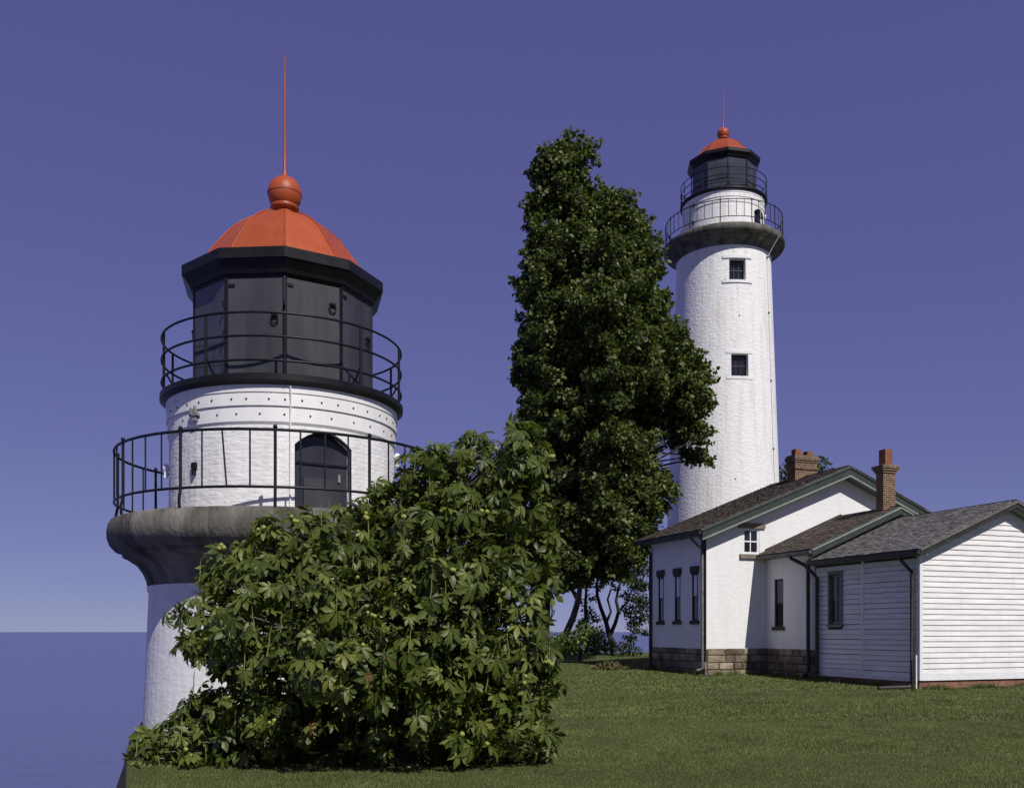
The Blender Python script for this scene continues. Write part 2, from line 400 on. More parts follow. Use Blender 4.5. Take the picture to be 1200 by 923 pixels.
# ------------------------------------------------------------------ lighthouse
def hole_lathe(prof, holes, ncol=72, depth=.3):
    """wall of revolution with real openings. prof: [(r,z)] rising; holes: (angle, half_angle, z0, z1, arch)"""
    zs0 = [p[1] for p in prof]
    def rad(z): return float(np.interp(z, zs0, [p[0] for p in prof]))
    mb = MB()
    angs = set(2 * pi * i / ncol for i in range(ncol))
    for (a, ha, z0, z1, arch) in holes:
        k = 10 if arch else 4
        if arch: angs = {x for x in angs if abs((x - a + pi) % (2 * pi) - pi) > ha + 1e-4}
        angs |= {(a - ha + 2 * ha * i / k) % (2 * pi) for i in range(k + 1)}
    angs = sorted(angs); n = len(angs)
    P = lambda a, z, d=0: ((rad(z) - d) * cos(a), (rad(z) - d) * sin(a), z)
    for i in range(n):
        a0 = angs[i]; a1 = angs[(i + 1) % n] + (2 * pi if i == n - 1 else 0); am = (a0 + a1) / 2
        cuts = []
        for (a, ha, z0, z1, arch) in sorted(holes, key=lambda q: q[2]):
            if abs((am - a + pi) % (2 * pi) - pi) < ha:
                top = lambda x: z1 - arch * ((abs((x - a + pi) % (2 * pi) - pi) / ha) ** 2)
                cuts.append((z0, top(a0), top(a1), a, ha))
        segs = []; lo_ = (zs0[0], zs0[0])
        for cut in cuts: segs.append((lo_[0], lo_[1], cut[0], cut[0])); lo_ = (cut[1], cut[2])
        segs.append((lo_[0], lo_[1], zs0[-1], zs0[-1]))
        for (l0, l1, h0, h1) in segs:
            if h0 - l0 < 1e-4 and h1 - l1 < 1e-4: continue
            mids = [z for z in zs0 if z > max(l0, l1) + 1e-4 and z < min(h0, h1) - 1e-4]
            rows = [(l0, l1)] + [(z, z) for z in mids] + [(h0, h1)]
            vs = []
            for (b0, b1) in rows: vs += [P(a0, b0), P(a1, b1)]
            mb.add(vs, [(2 * q, 2 * q + 1, 2 * q + 3, 2 * q + 2) for q in range(len(rows) - 1)])
        for cut in cuts:
            z0, t0, t1, a, ha = cut
            mb.add([P(a0, t0), P(a1, t1), P(a1, t1, depth), P(a0, t0, depth)], [(0, 3, 2, 1)])
            mb.add([P(a0, z0), P(a1, z0), P(a1, z0, depth), P(a0, z0, depth)], [(0, 1, 2, 3)])
            for aa, tt, sgn in ((a - ha, t0, 1), (a + ha, t1, -1)):
                if abs(((a0 if sgn > 0 else a1) - aa + pi) % (2 * pi) - pi) < 1e-5:
                    q = [P(aa, z0), P(aa, tt), P(aa, tt, depth), P(aa, z0, depth)]
                    mb.add(q, [(0, 1, 2, 3) if sgn < 0 else (3, 2, 1, 0)])
    return mb, rad

def ring_pts(r, z, n=72, wob=0.):
    return [(r * cos(2 * pi * i / n), r * sin(2 * pi * i / n), z + wob * sin(5 * 2 * pi * i / n)) for i in range(n)]

def axes_at(a):
    return V(-sin(a), cos(a), 0), V(cos(a), sin(a), 0), V(0, 0, 1)   # tangent (image right), outward, up

def lighthouse(label, loc, h0, r_base, cam_rot, lantern_rot, door_da, windows, cable_da, glass, bent, ch=1.13):
    root = empty('lighthouse', loc); tag(root, label, 'lighthouse', 'white lighthouses with orange domes')
    f0 = atan2(-loc[1], -loc[0])                       # towards the viewer
    ang = lambda d: f0 + R(d)
    h0 = h0 - loc[2]
    zt = h0 - ch                                     # wall meets the cornice
    # tower wall with slight entasis
    prof = []; nz = 14
    for i in range(nz + 1):
        t = i / nz; prof.append((r_base + (2.30 - r_base) * (t ** .92), -.25 + (zt + .35) * t))
    hl = []
    for (da, zc, ww, hh, ledge) in windows:
        r = np.interp(zc, [p[1] for p in prof], [p[0] for p in prof])
        hl.append((ang(da) % (2 * pi), ww / 2 / r, zc - hh / 2, zc + hh / 2, 0))
    mb, rad = hole_lathe(prof, hl, 80, .34)
    mb.build('tower_wall', M['tower_smooth' if bent else 'tower_stucco'], root, 40)
    for (da, zc, ww, hh, ledge) in windows:
        t, o, up = axes_at(ang(da)); r = rad(zc) * cos(ww / 2 / rad(zc)); c = o * (r - .24) + V(0, 0, zc)
        fb = MB(); fw = .05
        for sx in (-1, 1): fb.box(c + t * sx * (ww / 2 - fw / 2), (fw / 2, .04, hh / 2), (t, o, up))
        for sz in (-1, 1): fb.box(c + up * sz * (hh / 2 - fw / 2), (ww / 2 - fw, .038, fw / 2), (t, o, up))
        fb.box(c + up * .0 + o * .001, (ww / 2 - fw, .03, .022), (t, o, up))
        for sx in (-1 / 3, 1 / 3): fb.box(c + t * sx * (ww / 2 - fw), (.013, .026, hh / 2 - fw), (t, o, up))
        wn = fb.build('window', M['gutter_dark'], root)
        for sx in (-1, 0, 1):
            for sz in (-1, 1):
                MB().box(c - o * .012 + t * sx * (ww - 2 * fw) / 3 + up * sz * (hh / 4 - fw / 4), ((ww - 2 * fw) / 6, .006, hh / 4 - fw / 2), (t, o, up)).build('pane', M['glass'], wn)
        if ledge:
            for nm, zz, k in (('lintel', hh / 2 + .10, .07), ('sill', -hh / 2 - .085, .065)):
                lb = MB(); wd = ww * 1.75 if ledge > 1 else ww * 1.5
                a0 = ang(da) - wd / 2 / r; n = 6
                pr = rad(zc + zz)
                off = .05 if ledge > 1 else .025
                lb.lathe([(pr - .05, zc + zz - k), (pr + off, zc + zz - k), (pr + off, zc + zz + k), (pr - .05, zc + zz + k), (pr - .05, zc + zz - k)], n, a0, a0 + wd / r, True)
                lb.build(nm, M['trim_white'], root, 30)
    # cornice: twelve curved stones under the main gallery
    q = ch / 1.13
    cp = [(r_, zt + z_ * q) for r_, z_ in [(2.26, -.02), (2.33, 0), (2.35, .10), (2.40, .22), (2.50, .36), (2.66, .47), (2.73, .50), (2.735, .555),
          (2.86, .60), (2.93, .68), (2.975, .80), (2.98, .92), (2.96, 1.03), (2.92, 1.10), (2.84, 1.13), (1.9, 1.14), (1.9, -.02)]]
    seg0 = f0 + R(8)
    me = None
    for i in range(12):
        a0 = seg0 + 2 * pi * i / 12; g = .0016
        MB().lathe(cp + [cp[0]], 6, a0 + g, a0 + 2 * pi / 12 - g, True).build('cornice_stone', M['stone_coping'], root, 32)
    MB().lathe([(2.0, zt + .05 * q), (2.27, zt + .06 * q), (2.44, zt + .43 * q), (2.86, zt + .85 * q), (2.86, zt + 1.06 * q), (1.95, zt + 1.07 * q)], 72).build('cornice_core', M['mortar'], root, 40)
    # neck ring under the cornice
    MB().lathe([(2.25, zt - .10), (2.325, zt - .09), (2.34, zt - .02), (2.33, zt + .01)], 72).build('neck_ring', M['white_iron'], root, 40)
    # watch room drum: brick below, iron bands above
    zb = h0 - .02; zd = h0 + 1.92
    da = ang(door_da) % (2 * pi)
    mb, rad = hole_lathe([(1.985, zb), (1.975, h0 + 1.36)], [(da, .50 / 1.98, h0 + .02, h0 + 1.27, .22)], 80, .16)
    mb.build('drum_wall', M['drum_brick'], root, 40)
    t, o, up = axes_at(da); r = 1.98 * cos(.5 / 1.98)
    db = MB(); db.box(o * (r - .16) + V(0, 0, h0 + .64), (.54, .03, .68), (t, o, up)); d_ = db.build('door', M['door'], root)
    lb = MB(); lb.box(o * (r - .115) + t * .02 + V(0, 0, h0 + .33), (.32, .012, .25), (t, o, up)); lb.build('door_panel', M['lantern_panel'], d_)
    lb = MB(); lb.box(o * (r - .115) + V(0, 0, h0 + .80), (.46, .012, .015), (t, o, up)); lb.build('door_rail', M['black_iron'], d_)
    lb = MB(); lb.box(o * (r - .10) + t * .30 + V(0, 0, h0 + .6), (.02, .03, .06), (t, o, up)); lb.build('door_handle', M['steel_band'], d_)
    fb = MB(); pts = [(o * (r + .012) + t * x + V(0, 0, z)) for x, z in
                      [(-.50, h0 + .02), (-.50, h0 + 1.05)] + [(.5 * q, h0 + 1.27 - .22 * q * q) for q in (-.8, -.5, -.2, .2, .5, .8)] + [(.50, h0 + 1.05), (.50, h0 + .02)]]
    fb.tube([p - o * .05 for p in pts], .028, 6); fb.build('door_frame', M['black_iron'], root, 40)
    bands = [(1.96, h0 + 1.30), (1.998, h0 + 1.365), (2.002, h0 + 1.37), (1.998, h0 + 1.60), (2.022, h0 + 1.605), (2.022, h0 + 1.615), (2.015, h0 + 1.80), (2.03, h0 + 1.805), (2.03, zd + .01)]
    MB().lathe(bands, 96).build('iron_band', M['white_iron'], root, 25)
    bolt = MB().sphere((0, 0, 0), .017, 8, 5).mesh('bolt', 40)
    for k in range(60):
        for zz, st, r in ((h0 + 1.70, 8.5, 2.02), (h0 + 1.48, 11.0, 2.0)):
            d = -180 + st * k + (3 if st > 9 else 0)
            if d >= 178 or abs(d) > 75: continue
            a = ang(d + door_da * .1 + random.uniform(-1.2, 1.2)); b = link('bolt', bolt, M['black_iron'], root); b.location = (r * cos(a), r * sin(a), zz)
    # small fittings
    a = ang(-45); t, o, up = axes_at(a); hb = MB(); c = o * 2.03 + V(0, 0, h0 + 1.52)
    hb.box(c, (.10, .03, .02), (t, o, up)); hb.box(c + up * .07 + t * .03, (.015, .03, .06), (t, o, up)); hb.box(c + up * .05 - t * .04, (.02, .05, .05), (t, o, up))
    hb.box(c - up * .07 + t * .01, (.05, .025, .025), (t, o, up)); hb.build('wall_bracket', M['steel_band'], root)
    a = ang(-46); t, o, up = axes_at(a); hb = MB(); c = o * 1.98 + V(0, 0, h0 + .75)
    hb.box(c, (.05, .05, .05), (t, o, up)); hb.box(c - up * .09 + o * .03, (.02, .03, .05), (t, o, up)); hb.build('pipe_clamp', M['black_iron'], root)
    for d in (-88, 84):
        a = ang(d); t, o, up = axes_at(a); lm = MB(); c = o * 2.03 + V(0, 0, h0 + (1.22 if d > 0 else .9))
        lm.sphere(c, .06, 10, 6, (1, 1, 1.2)); lm.box(c - up * .10, (.03, .03, .06), (t, o, up)); lm.build('floodlight', M['trim_white'], root, 40)
    # upper gallery deck
    MB().lathe([(1.5, zd - .005), (2.05, zd - .005), (2.10, zd + .03), (2.135, zd + .05), (2.135, zd + .13), (2.10, zd + .15), (1.4, zd + .155)], 96).build('upper_deck', M['black_iron'], root, 30)
    zdk = zd + .15
    for zz in (.92, .57, .21): MB().tube(ring_pts(2.10, zdk + zz - .02), .019, 8, closed=True).build('upper_rail', M['black_iron'], root, 50)
    pm = MB().tube([(2.10, 0, zdk - .12), (2.10, 0, zdk + .88)], .022, 8).mesh('upper_post', 50)
    bm_ = MB().tube([(2.07, 0, zdk + .25), (1.97, 0, zdk + .10), (1.80, 0, zdk + .005)], .016, 6).mesh('post_brace', 50)
    for i in range(10):
        a = ang(lantern_rot + 36 * i)
        for nm, me in (('upper_post', pm), ('post_brace', bm_)):
            p = link(nm, me, M['black_iron'], root); p.rotation_euler = (0, 0, a)
    # lower railing
    zr = h0; rr = 2.86
    MB().tube(ring_pts(rr, zr + 1.08), .022, 8, closed=True).build('handrail', M['black_iron'], root, 50)
    MB().tube(ring_pts(rr, zr + .27), .020, 8, closed=True).build('bottom_rail', M['black_iron'], root, 50)
    pm = MB().tube([(rr + .02, 0, zr - .06), (rr + .035, 0, zr + .10), (rr, 0, zr + .26), (rr, 0, zr + 1.09)], .024, 8)
    pm.sphere((rr, 0, zr + 1.12), .036, 8, 6); pm = pm.mesh('railing_post', 50)
    bm_ = MB().tube([(rr, 0, zr + .27), (rr, 0, zr + 1.07)], .014, 6, caps=False).mesh('baluster', 50)
    for i in range(48):
        d = -2.8 + 7.5 * i; a = ang(d)
        if i % 4 == 0: p = link('railing_post', pm, M['black_iron'], root); p.rotation_euler = (0, 0, a)
        elif bent and i == 46:
            t, o, up = axes_at(a)
            MB().tube([o * rr + V(0, 0, zr + 1.07) - t * .05, o * rr + V(0, 0, zr + .27) + t * .02], .014, 6).build('baluster', M['black_iron'], root, 50)
        else: p = link('baluster', bm_, M['black_iron'], root); p.rotation_euler = (0, 0, a)
    # lantern room: ten-sided
    zl0 = zdk; zl1 = h0 + 3.71; Rl = 1.58
    va = [ang(lantern_rot + 36 * i) for i in range(10)]
    for i in range(10):
        a0, a1 = va[i], va[(i + 1) % 10]; p0 = V(cos(a0), sin(a0), 0) * Rl; p1 = V(cos(a1), sin(a1), 0) * Rl
        t = (p1 - p0); wd = t.length / 2; t.normalize(); o = ((p0 + p1) / 2).normalized(); c = (p0 + p1) / 2
        is_glass = glass == 'all' or (glass == 'some' and i in (8, 3))
        pb = MB(); pb.box(c + V(0, 0, (zl0 + zl1) / 2), (wd - .03, .02, (zl1 - zl0) / 2), (t, o, V(0, 0, 1)))
        pn = pb.build('lantern_pane' if is_glass else 'lantern_panel', M['lantern_glass'] if is_glass else M['lantern_panel'], root)
        if is_glass:
            MB().box(c + o * .022 + V(0, 0, zl0 + .62), (wd - .03, .012, .016), (t, o, V(0, 0, 1))).build('glazing_bar', M['black_iron'], pn)
            MB().box(c + o * .022 + V(0, 0, zl0 + .06), (wd - .03, .012, .06), (t, o, V(0, 0, 1))).build('bottom_frame', M['black_iron'], pn)
        else:
            for zz in (.10, 1.50):
                hb = MB(); hb.box(c + o * .028 - t * (wd - .09) + V(0, 0, zl0 + zz), (.05, .012, .02), (t, o, V(0, 0, 1))); hb.build('hinge', M['black_iron'], pn)
            hb = MB(); cc = c + o * .05 + t * (wd - .16) + V(0, 0, zl0 + (.95 if i % 2 else 1.25))
            hb.tube([cc + t * .06 * cos(q) + V(0, 0, .06 * sin(q)) for q in np.linspace(0, 2 * pi, 10, endpoint=False)], .012, 5, closed=True)
            hb.box(cc + V(0, 0, .07), (.05, .025, .015), (t, o, V(0, 0, 1))); hb.build('latch', M['black_iron'], pn)
    pm = MB().tube([(Rl + .005, 0, zl0), (Rl + .005, 0, zl1)], .036, 6).mesh('corner_post', 50)
    for a in va: p = link('corner_post', pm, M['black_iron'], root); p.rotation_euler = (0, 0, a)
    for a in va[::3]:
        o = V(cos(a), sin(a), 0); t = V(-sin(a), cos(a), 0)
        for zz in (.75, 1.2):
            MB().tube([o * (Rl + .03) + V(0, 0, zl0 + zz + .06), o * (Rl + .11) + V(0, 0, zl0 + zz + .03), o * (Rl + .11) + V(0, 0, zl0 + zz - .04), o * (Rl + .03) + V(0, 0, zl0 + zz - .06)], .012, 5).build('hook', M['black_iron'], root)
    # eave cornice
    k = lambda r: r
    MB().lathe([(1.5, zl1 - .03), (1.60, zl1 - .03), (1.63, zl1 + .015), (1.66, zl1 + .02), (1.69, zl1 + .08), (1.79, zl1 + .20), (1.81, zl1 + .215), (1.81, zl1 + .37), (1.78, zl1 + .385), (1.70, zl1 + .39), (1.45, zl1 + .44), (1.3, zl1 + .45)],
               10, va[0], va[0] + 2 * pi).build('eave_cornice', M['black_iron'], root)
    # dome: ten curved sheets with raised seams
    ze = zl1 + .41
    dp = [(1.52, ze - .02), (1.45, ze + .10), (1.32, ze + .29), (1.17, ze + .48), (.99, ze + .70), (.80, ze + .86), (.60, ze + .99), (.42, ze + 1.07), (.26, ze + 1.105), (.12, ze + 1.115)]
    for i in range(10):
        g = .004
        MB().lathe(dp, 1, va[i] + g, va[i] + 2 * pi / 10 - g).build('dome_panel', M['red_dome'], root, 40)
    for a in va:
        MB().tube([((r + .004) * cos(a), (r + .004) * sin(a), z + .004) for r, z in dp], .016, 5).build('dome_seam', M['red_dome'], root, 60)
    zn = ze + 1.10
    MB().lathe([(.30, zn - .03), (.25, zn + .02), (.20, zn + .06), (.19, zn + .10), (.245, zn + .13), (.26, zn + .16), (.245, zn + .195), (.18, zn + .21), (.16, zn + .22), (.15, zn + .24)], 32).build('vent_neck', M['red_dome'], root, 50)
    bp = [(.16, zn + .20)] + [(.302 * sin(q), zn + .40 - .302 * cos(q) * (1.02 if q < pi / 2 else 1)) for q in np.linspace(.62, pi - .02, 16)]
    vb = MB().lathe(bp, 32).build('vent_ball', M['red_dome'], root, 50)
    MB().lathe([(.302, zn + .385), (.31, zn + .39), (.31, zn + .42), (.302, zn + .425)], 32).build('seam_ring', M['red_dome'], vb, 50)
    MB().tube([(0, 0, zn + .66), (0, 0, zn + .72), (0, 0, zn + .80), (0, 0, zn + 1.5), (0, 0, zn + 2.30), (0, 0, zn + 2.78)], [.075, .05, .032, .026, .02, .006], 8).build('lightning_rod', M['red_dome'], root, 60)
    # lightning conductor cable
    a = ang(cable_da); t, o, up = axes_at(a)
    pts = [o * 2.06 + V(0, 0, zd - .02), o * 2.045 + V(0, 0, h0 + 1.7) + t * .01, o * 2.01 + V(0, 0, h0 + 1.35), o * 2.0 + V(0, 0, h0 + .6), o * 2.0 + V(0, 0, h0 + .01)]
    MB().tube(pts, .013, 6).build('conductor_cable', M['white_iron'], root, 60)
    rt = lambda z: float(np.interp(z, [p[1] for p in prof], [p[0] for p in prof]))
    pts = [o * 2.995 + V(0, 0, zt + .8 * q), o * 2.72 + V(0, 0, zt + .33 * q), o * 2.36 + V(0, 0, zt - .3)]
    z = zt - .8
    cl = MB()
    while z > .5:
        pts.append(o * (rt(z) + .03) + V(0, 0, z) + t * random.uniform(-.01, .01)); z -= 1.1
    MB().tube(pts, .016, 6).build('conductor_cable', M['white_iron'], root, 60)
    for p in pts[2::3]:
        MB().box(p, (.04, .03, .035), (t, o, up)).build('cable_clip', M['gutter_dark'], root)
    rng = random.Random(3)
    for d, zz in ((-38, zt - .75), (18, zt - 3.4), (2, zt - 1.65), (19.5, zt - 6.3), (12, zt - 11.2), (30, zt - 12.1)):
        if zz < 1: continue
        a = ang(d); MB().sphere(((rt(zz) + .0) * cos(a), (rt(zz)) * sin(a), zz), .035, 8, 5).build('wall_vent', M['gutter_dark'], root)
    return root

lighthouse('short white lighthouse close by, its black lantern and orange dome rising over the horse chestnut',
           (-3.85, 15.9, 0.0), 3.28, 2.42, 0, 0, 19.0, [], 2.5, 'some', True, 1.06).scale = (.932, .932, 1)
lighthouse('tall white lighthouse tower with two small windows, behind the brick keepers house',
           (10.58, 47.0, .40), 20.78, 3.05, 0, 8.0, 62.0,
           [(16.5, 18.35, .80, 1.0, 2), (18.0, 13.75, .84, 1.05, 1)], 62.0, 'all', False, .86)

# ------------------------------------------------------------------ buildings: local frame u (right), v (away), z
TH = atan2(410, 1100); OX, OY = 10.559, 24.3
UX = V(cos(TH), sin(TH), 0); VX = V(-sin(TH), cos(TH), 0)
def bthing(name, u, v, z, label, cat):
    p = V(OX, OY, 0) + UX * u + VX * v
    o = empty(name, (p.x, p.y, z), TH); OFF[o.name] = (u, v, z); tag(o, label, cat); return o

def wall_cols(mb, us, zb, top, holes, P, depth, N):
    """front face with sloped top and rectangular openings; P(u,z,d) -> point (d = depth inward)"""
    br = sorted(set(us) | {h[0] for h in holes} | {h[1] for h in holes})
    for a, b in zip(br[:-1], br[1:]):
        hs = sorted([h for h in holes if h[0] <= (a + b) / 2 <= h[1]], key=lambda h: h[2])
        lo = zb
        for h in hs:
            mb.add([P(a, lo, 0), P(b, lo, 0), P(b, h[2], 0), P(a, h[2], 0)], [(0, 1, 2, 3)]); lo = h[3]
        mb.add([P(a, lo, 0), P(b, lo, 0), P(b, top(b), 0), P(a, top(a), 0)], [(0, 1, 2, 3)])
    for (a, b, z0, z1) in holes:
        q = [(a, z0), (b, z0), (b, z1), (a, z1)]
        for i in range(4):
            (p, r), (s_, t_) = q[i], q[(i + 1) % 4]
            mb.add([P(p, r, 0), P(s_, t_, 0), P(s_, t_, depth), P(p, r, depth)], [(3, 2, 1, 0)])
    return mb
# F walls face the camera (normal -v); L walls face left (normal -u)
PF = lambda v: (lambda u, z, d: (u, v + d, z))
PL = lambda u: (lambda v, z, d: (u + d, v, z))

def sash(parent, face, at, a0, a1, z0, z1, dep, m_frame, m_bar, nx=2, ny=2, fw=.06, bw=.022, blind_reflection=None, rail=True, reflected=None):
    """window frame part with bar and pane sub-parts. face 'F' or 'L'; at = plane coordinate; dep = depth behind wall face"""
    def bx(mb, p0, p1, q0, q1, d0, d1):
        if face == 'F': mb.b2((p0, at + d0, q0), (p1, at + d1, q1))
        else: mb.b2((at + d0, p0, q0), (at + d1, p1, q1))
    fb = MB()
    bx(fb, a0, a0 + fw, z0, z1, dep - .03, dep + .05); bx(fb, a1 - fw, a1, z0, z1, dep - .03, dep + .05)
    bx(fb, a0 + fw, a1 - fw, z0, z0 + fw, dep - .028, dep + .05); bx(fb, a0 + fw, a1 - fw, z1 - fw, z1, dep - .028, dep + .05)
    w = fb.build('window', m_frame, parent)
    ia, ib, iz0, iz1 = a0 + fw, a1 - fw, z0 + fw, z1 - fw
    bb = MB()
    for i in range(1, nx):
        x = ia + (ib - ia) * i / nx; bx(bb, x - bw / 2, x + bw / 2, iz0, iz1, dep - .012, dep + .02)
    for j in range(1, ny):
        z = iz0 + (iz1 - iz0) * j / ny; h = bw * (1.3 if rail else 1); bx(bb, ia, ib, z - h / 2, z + h / 2, dep - .02, dep + .025)
    bb.build('sash_bar', m_bar, w)
    for i in range(nx):
        for j in range(ny):
            pb = MB(); x0 = ia + (ib - ia) * i / nx; x1 = ia + (ib - ia) * (i + 1) / nx; y0 = iz0 + (iz1 - iz0) * j / ny; y1 = iz0 + (iz1 - iz0) * (j + 1) / ny
            bx(pb, x0 + bw / 2, x1 - bw / 2, y0 + bw / 2, y1 - bw / 2, dep + .005, dep + .012)
            pb.build('pane', M['blind_reflection'] if blind_reflection and (i, j) in blind_reflection else M['pane_reflection'] if reflected and (i, j) in reflected else M['glass'], w)
    return w

def roof_slope(root, e, r, v0, v1, m, rng, expo=.145, name='roof'):
    """sloping deck from eave point e=(u,z) to ridge r=(u,z) with lapped shingles"""
    eu, ez = e; ru, rz = r; L = sqrt((ru - eu) ** 2 + (rz - ez) ** 2); d = V((ru - eu) / L, 0, (rz - ez) / L); n = V(-d.z, 0, d.x)
    if n.z < 0: n = -n
    mb = MB(); c = V((eu + ru) / 2, (v0 + v1) / 2, (ez + rz) / 2) - n * .035
    mb.box(c, (L / 2, (v1 - v0) / 2, .03), (d, V(0, 1, 0), n)); rf = mb.build(name, M['soffit'], root)
    sb = MB(); rows = int(L / expo)
    ex = L / rows
    for i in range(rows):
        v = v0 - .015 - rng.uniform(0, .12)
        while v < v1:
            wd = rng.uniform(.10, .22); a = max(v, v0 - .015); b = min(v + wd - .008, v1 + .015); v += wd
            if b - a < .03: continue
            j = rng.uniform(-.012, .012); s0 = i * ex - .03 + j; s1 = (i + 1) * ex + .05; th = rng.uniform(.011, .02)
            B = V(eu, 0, ez)
            p = lambda s_, vv, h: B + d * s_ + V(0, vv, 0) + n * h
            lo = .012; hi = -.004
            sb.add([p(s0, a, lo + th), p(s0, b, lo + th), p(s1, b, hi + .008), p(s1, a, hi + .008), p(s0, a, -.004), p(s0, b, -.004)],
                   [(0, 1, 2, 3), (4, 5, 1, 0), (4, 0, 3), (1, 5, 2)])
    o = sb.build('shingles', m, rf); o['kind'] = 'stuff'
    return rf

def rake(root, e, r, v, hgt, th, m, name='rake_board', z_off=-.02, strip=None):
    """board along a gable slope on plane v (towards the viewer)"""
    eu, ez = e; ru, rz = r
    mb = MB(); q = [(eu, ez + z_off), (ru, rz + z_off), (ru, rz + z_off - hgt), (eu, ez + z_off - hgt)]
    vs = [(a, v - th, b) for a, b in q] + [(a, v, b) for a, b in q]
    mb.add(vs, [(0, 3, 2, 1), (4, 5, 6, 7), (0, 1, 5, 4), (1, 2, 6, 5), (2, 3, 7, 6), (3, 0, 4, 7)])
    o = mb.build(name, m, root)
    return o

def stones_face(root, face, at, a0, a1, courses, rng, proud=.03, wmin=.32, wmax=.72):
    """coursed rough stones, every one an object"""
    z = courses[0]
    for zc in courses[1:]:
        h = zc - z; a = a0
        while a < a1 - .02:
            wd = rng.uniform(wmin, wmax)
            if a1 - a - wd < wmin * .6: wd = a1 - a
            g = .009; x0, x1, z0, z1 = a + g, a + wd - g, z + g * .9, zc - g * .9; pr = proud + rng.uniform(-.012, .014)
            i_ = .018; J = lambda s=.008: rng.uniform(-s, s)
            fr = [(x0 + i_ + J(), z0 + i_ + J()), ((x0 + x1) / 2 + J(.03), z0 + i_ * .7 + J()), (x1 - i_ + J(), z0 + i_ + J()), (x1 - i_ + J(), z1 - i_ + J()), ((x0 + x1) / 2 + J(.03), z1 - i_ * .7 + J()), (x0 + i_ + J(), z1 - i_ + J())]
            bk = [(x0, z0), ((x0 + x1) / 2, z0), (x1, z0), (x1, z1), ((x0 + x1) / 2, z1), (x0, z1)]
            cen = ((x0 + x1) / 2 + J(.04), (z0 + z1) / 2 + J(.03))
            def P(p, d): return (p[0], at - d, p[1]) if face == 'F' else (at - d, p[0], p[1])
            vs = [P(p, pr + J(.005)) for p in fr] + [P(p, pr * .35) for p in bk] + [P(p, -.05) for p in bk] + [P(cen, pr + .012)]
            fs = []
            for i in range(6):
                j = (i + 1) % 6
                fs += [(i, j, 18), (6 + i, 6 + j, j, i), (12 + i, 12 + j, 6 + j, 6 + i)]
            if face == 'L': fs = [tuple(reversed(f)) for f in fs]
            MB().add(vs, fs).build('foundation_stone', M['stone_block'], root)
            a += wd
        z = zc

def downspout(root, pts, r, m, name='downspout', bands=0):
    o = MB().tube(pts, r, 8).build(name, m, root, 50)
    for i in range(bands):
        a, b = Vector(pts[-3]), Vector(pts[-2]); p = a.lerp(b, (i + .5) / bands)
        MB().tube([p - V(0, 0, .02), p + V(0, 0, .02)], r * 1.18, 8).build('pipe_strap', m, o, 50)
    return o

rng = random.Random(11)
# ---- main brick house
h = bthing('keepers_house', -2.25, 6.59, .30, 'white brick keepers house with green gable trim and stone foundation in front of the tower', 'house')
HU0, HU1, HV0, HV1 = -2.25, 8.25, 6.59, 10.18
RU = 3.0; SL = .405; EU = -2.66; EZ = 4.66; RZ = EZ + SL * (RU - EU)
gtop = lambda u: EZ - .14 + SL * (min(u, 2 * RU - u) - EU)
mb = wall_cols(MB(), [HU0, RU, HU1], .95, gtop, [(-.90, -.27, 4.0, 4.83)], PF(HV0), .16, None); mb.build('gable_wall', M['house_brick'], h)
LW = [(7.26, 3.58), (8.35, 3.58), (9.46, 3.58)]
holes = [(a - .17, a + .17, 1.86, 3.42) for a, z in LW]
mb = wall_cols(MB(), [HV0, HV1], .95, lambda v: 4.62, [(a - .17, a + .17, 1.86, 3.42) for a, z in LW], PL(HU0), .16, None)
mb.build('side_wall', M['house_brick'], h)
mb = MB(); mb.add([(HU0, HV1, .9), (HU1, HV1, .9), (HU1, HV1, 4.5), (RU, HV1, gtop(RU)), (HU0, HV1, 4.5)], [(0, 1, 2, 3, 4)])
mb.add([(HU1, HV0, .9), (HU1, HV1, .9), (HU1, HV1, 4.6), (HU1, HV0, 4.6)], [(0, 1, 2, 3)]); mb.build('back_wall', M['house_brick'], h)
# foundation
fb = MB(); fb.b2((HU0 + .03, HV0 + .03, -.1), (HU1 - .03, HV1 - .03, 1.0)); fb.build('foundation', M['mortar'], h)
fb = MB(); fb.b2((HU0 - .012, HV0 - .012, .965), (HU1, HV0 + .03, 1.0)); 
stones_face(h, 'F', HV0 + .03, HU0 + .03, .0, [.05, .30, .52, .76, .985], rng, proud=.05)
stones_face(h, 'L', HU0 + .03, HV0 + .03, HV1, [.05, .30, .55, .79, .985], rng, proud=.05)
# windows
for a, z in LW:
    sash(h, 'L', HU0, a - .17, a + .17, 1.86, 3.42, .02, M['gutter_dark'], M['gutter_dark'], 1, 2, .035, .03, blind_reflection={(0, 1)})
    MB().b2((HU0 - .055, a - .25, 3.42), (HU0 + .1, a + .25, 3.62)).build('lintel', M['stone_dark'], h)
    MB().b2((HU0 - .05, a - .19, 3.34), (HU0 + .06, a + .19, 3.419)).build('lintel_step', M['stone_dark'], h)
    MB().b2((HU0 - .07, a - .25, 1.75), (HU0 + .1, a + .25, 1.86)).build('sill', M['stone_dark'], h)
sash(h, 'F', HV0, -.90, -.27, 4.0, 4.83, .05, M['trim_white'], M['trim_white'], 2, 2, .075, .035)
MB().b2((-1.07, HV0 - .06, 4.832), (-.07, HV0 + .1, 5.0)).build('lintel', M['stone_tan'], h)
MB().b2((-1.03, HV0 - .08, 3.86), (-.12, HV0 + .1, 3.998)).build('sill', M['stone_tan'], h)
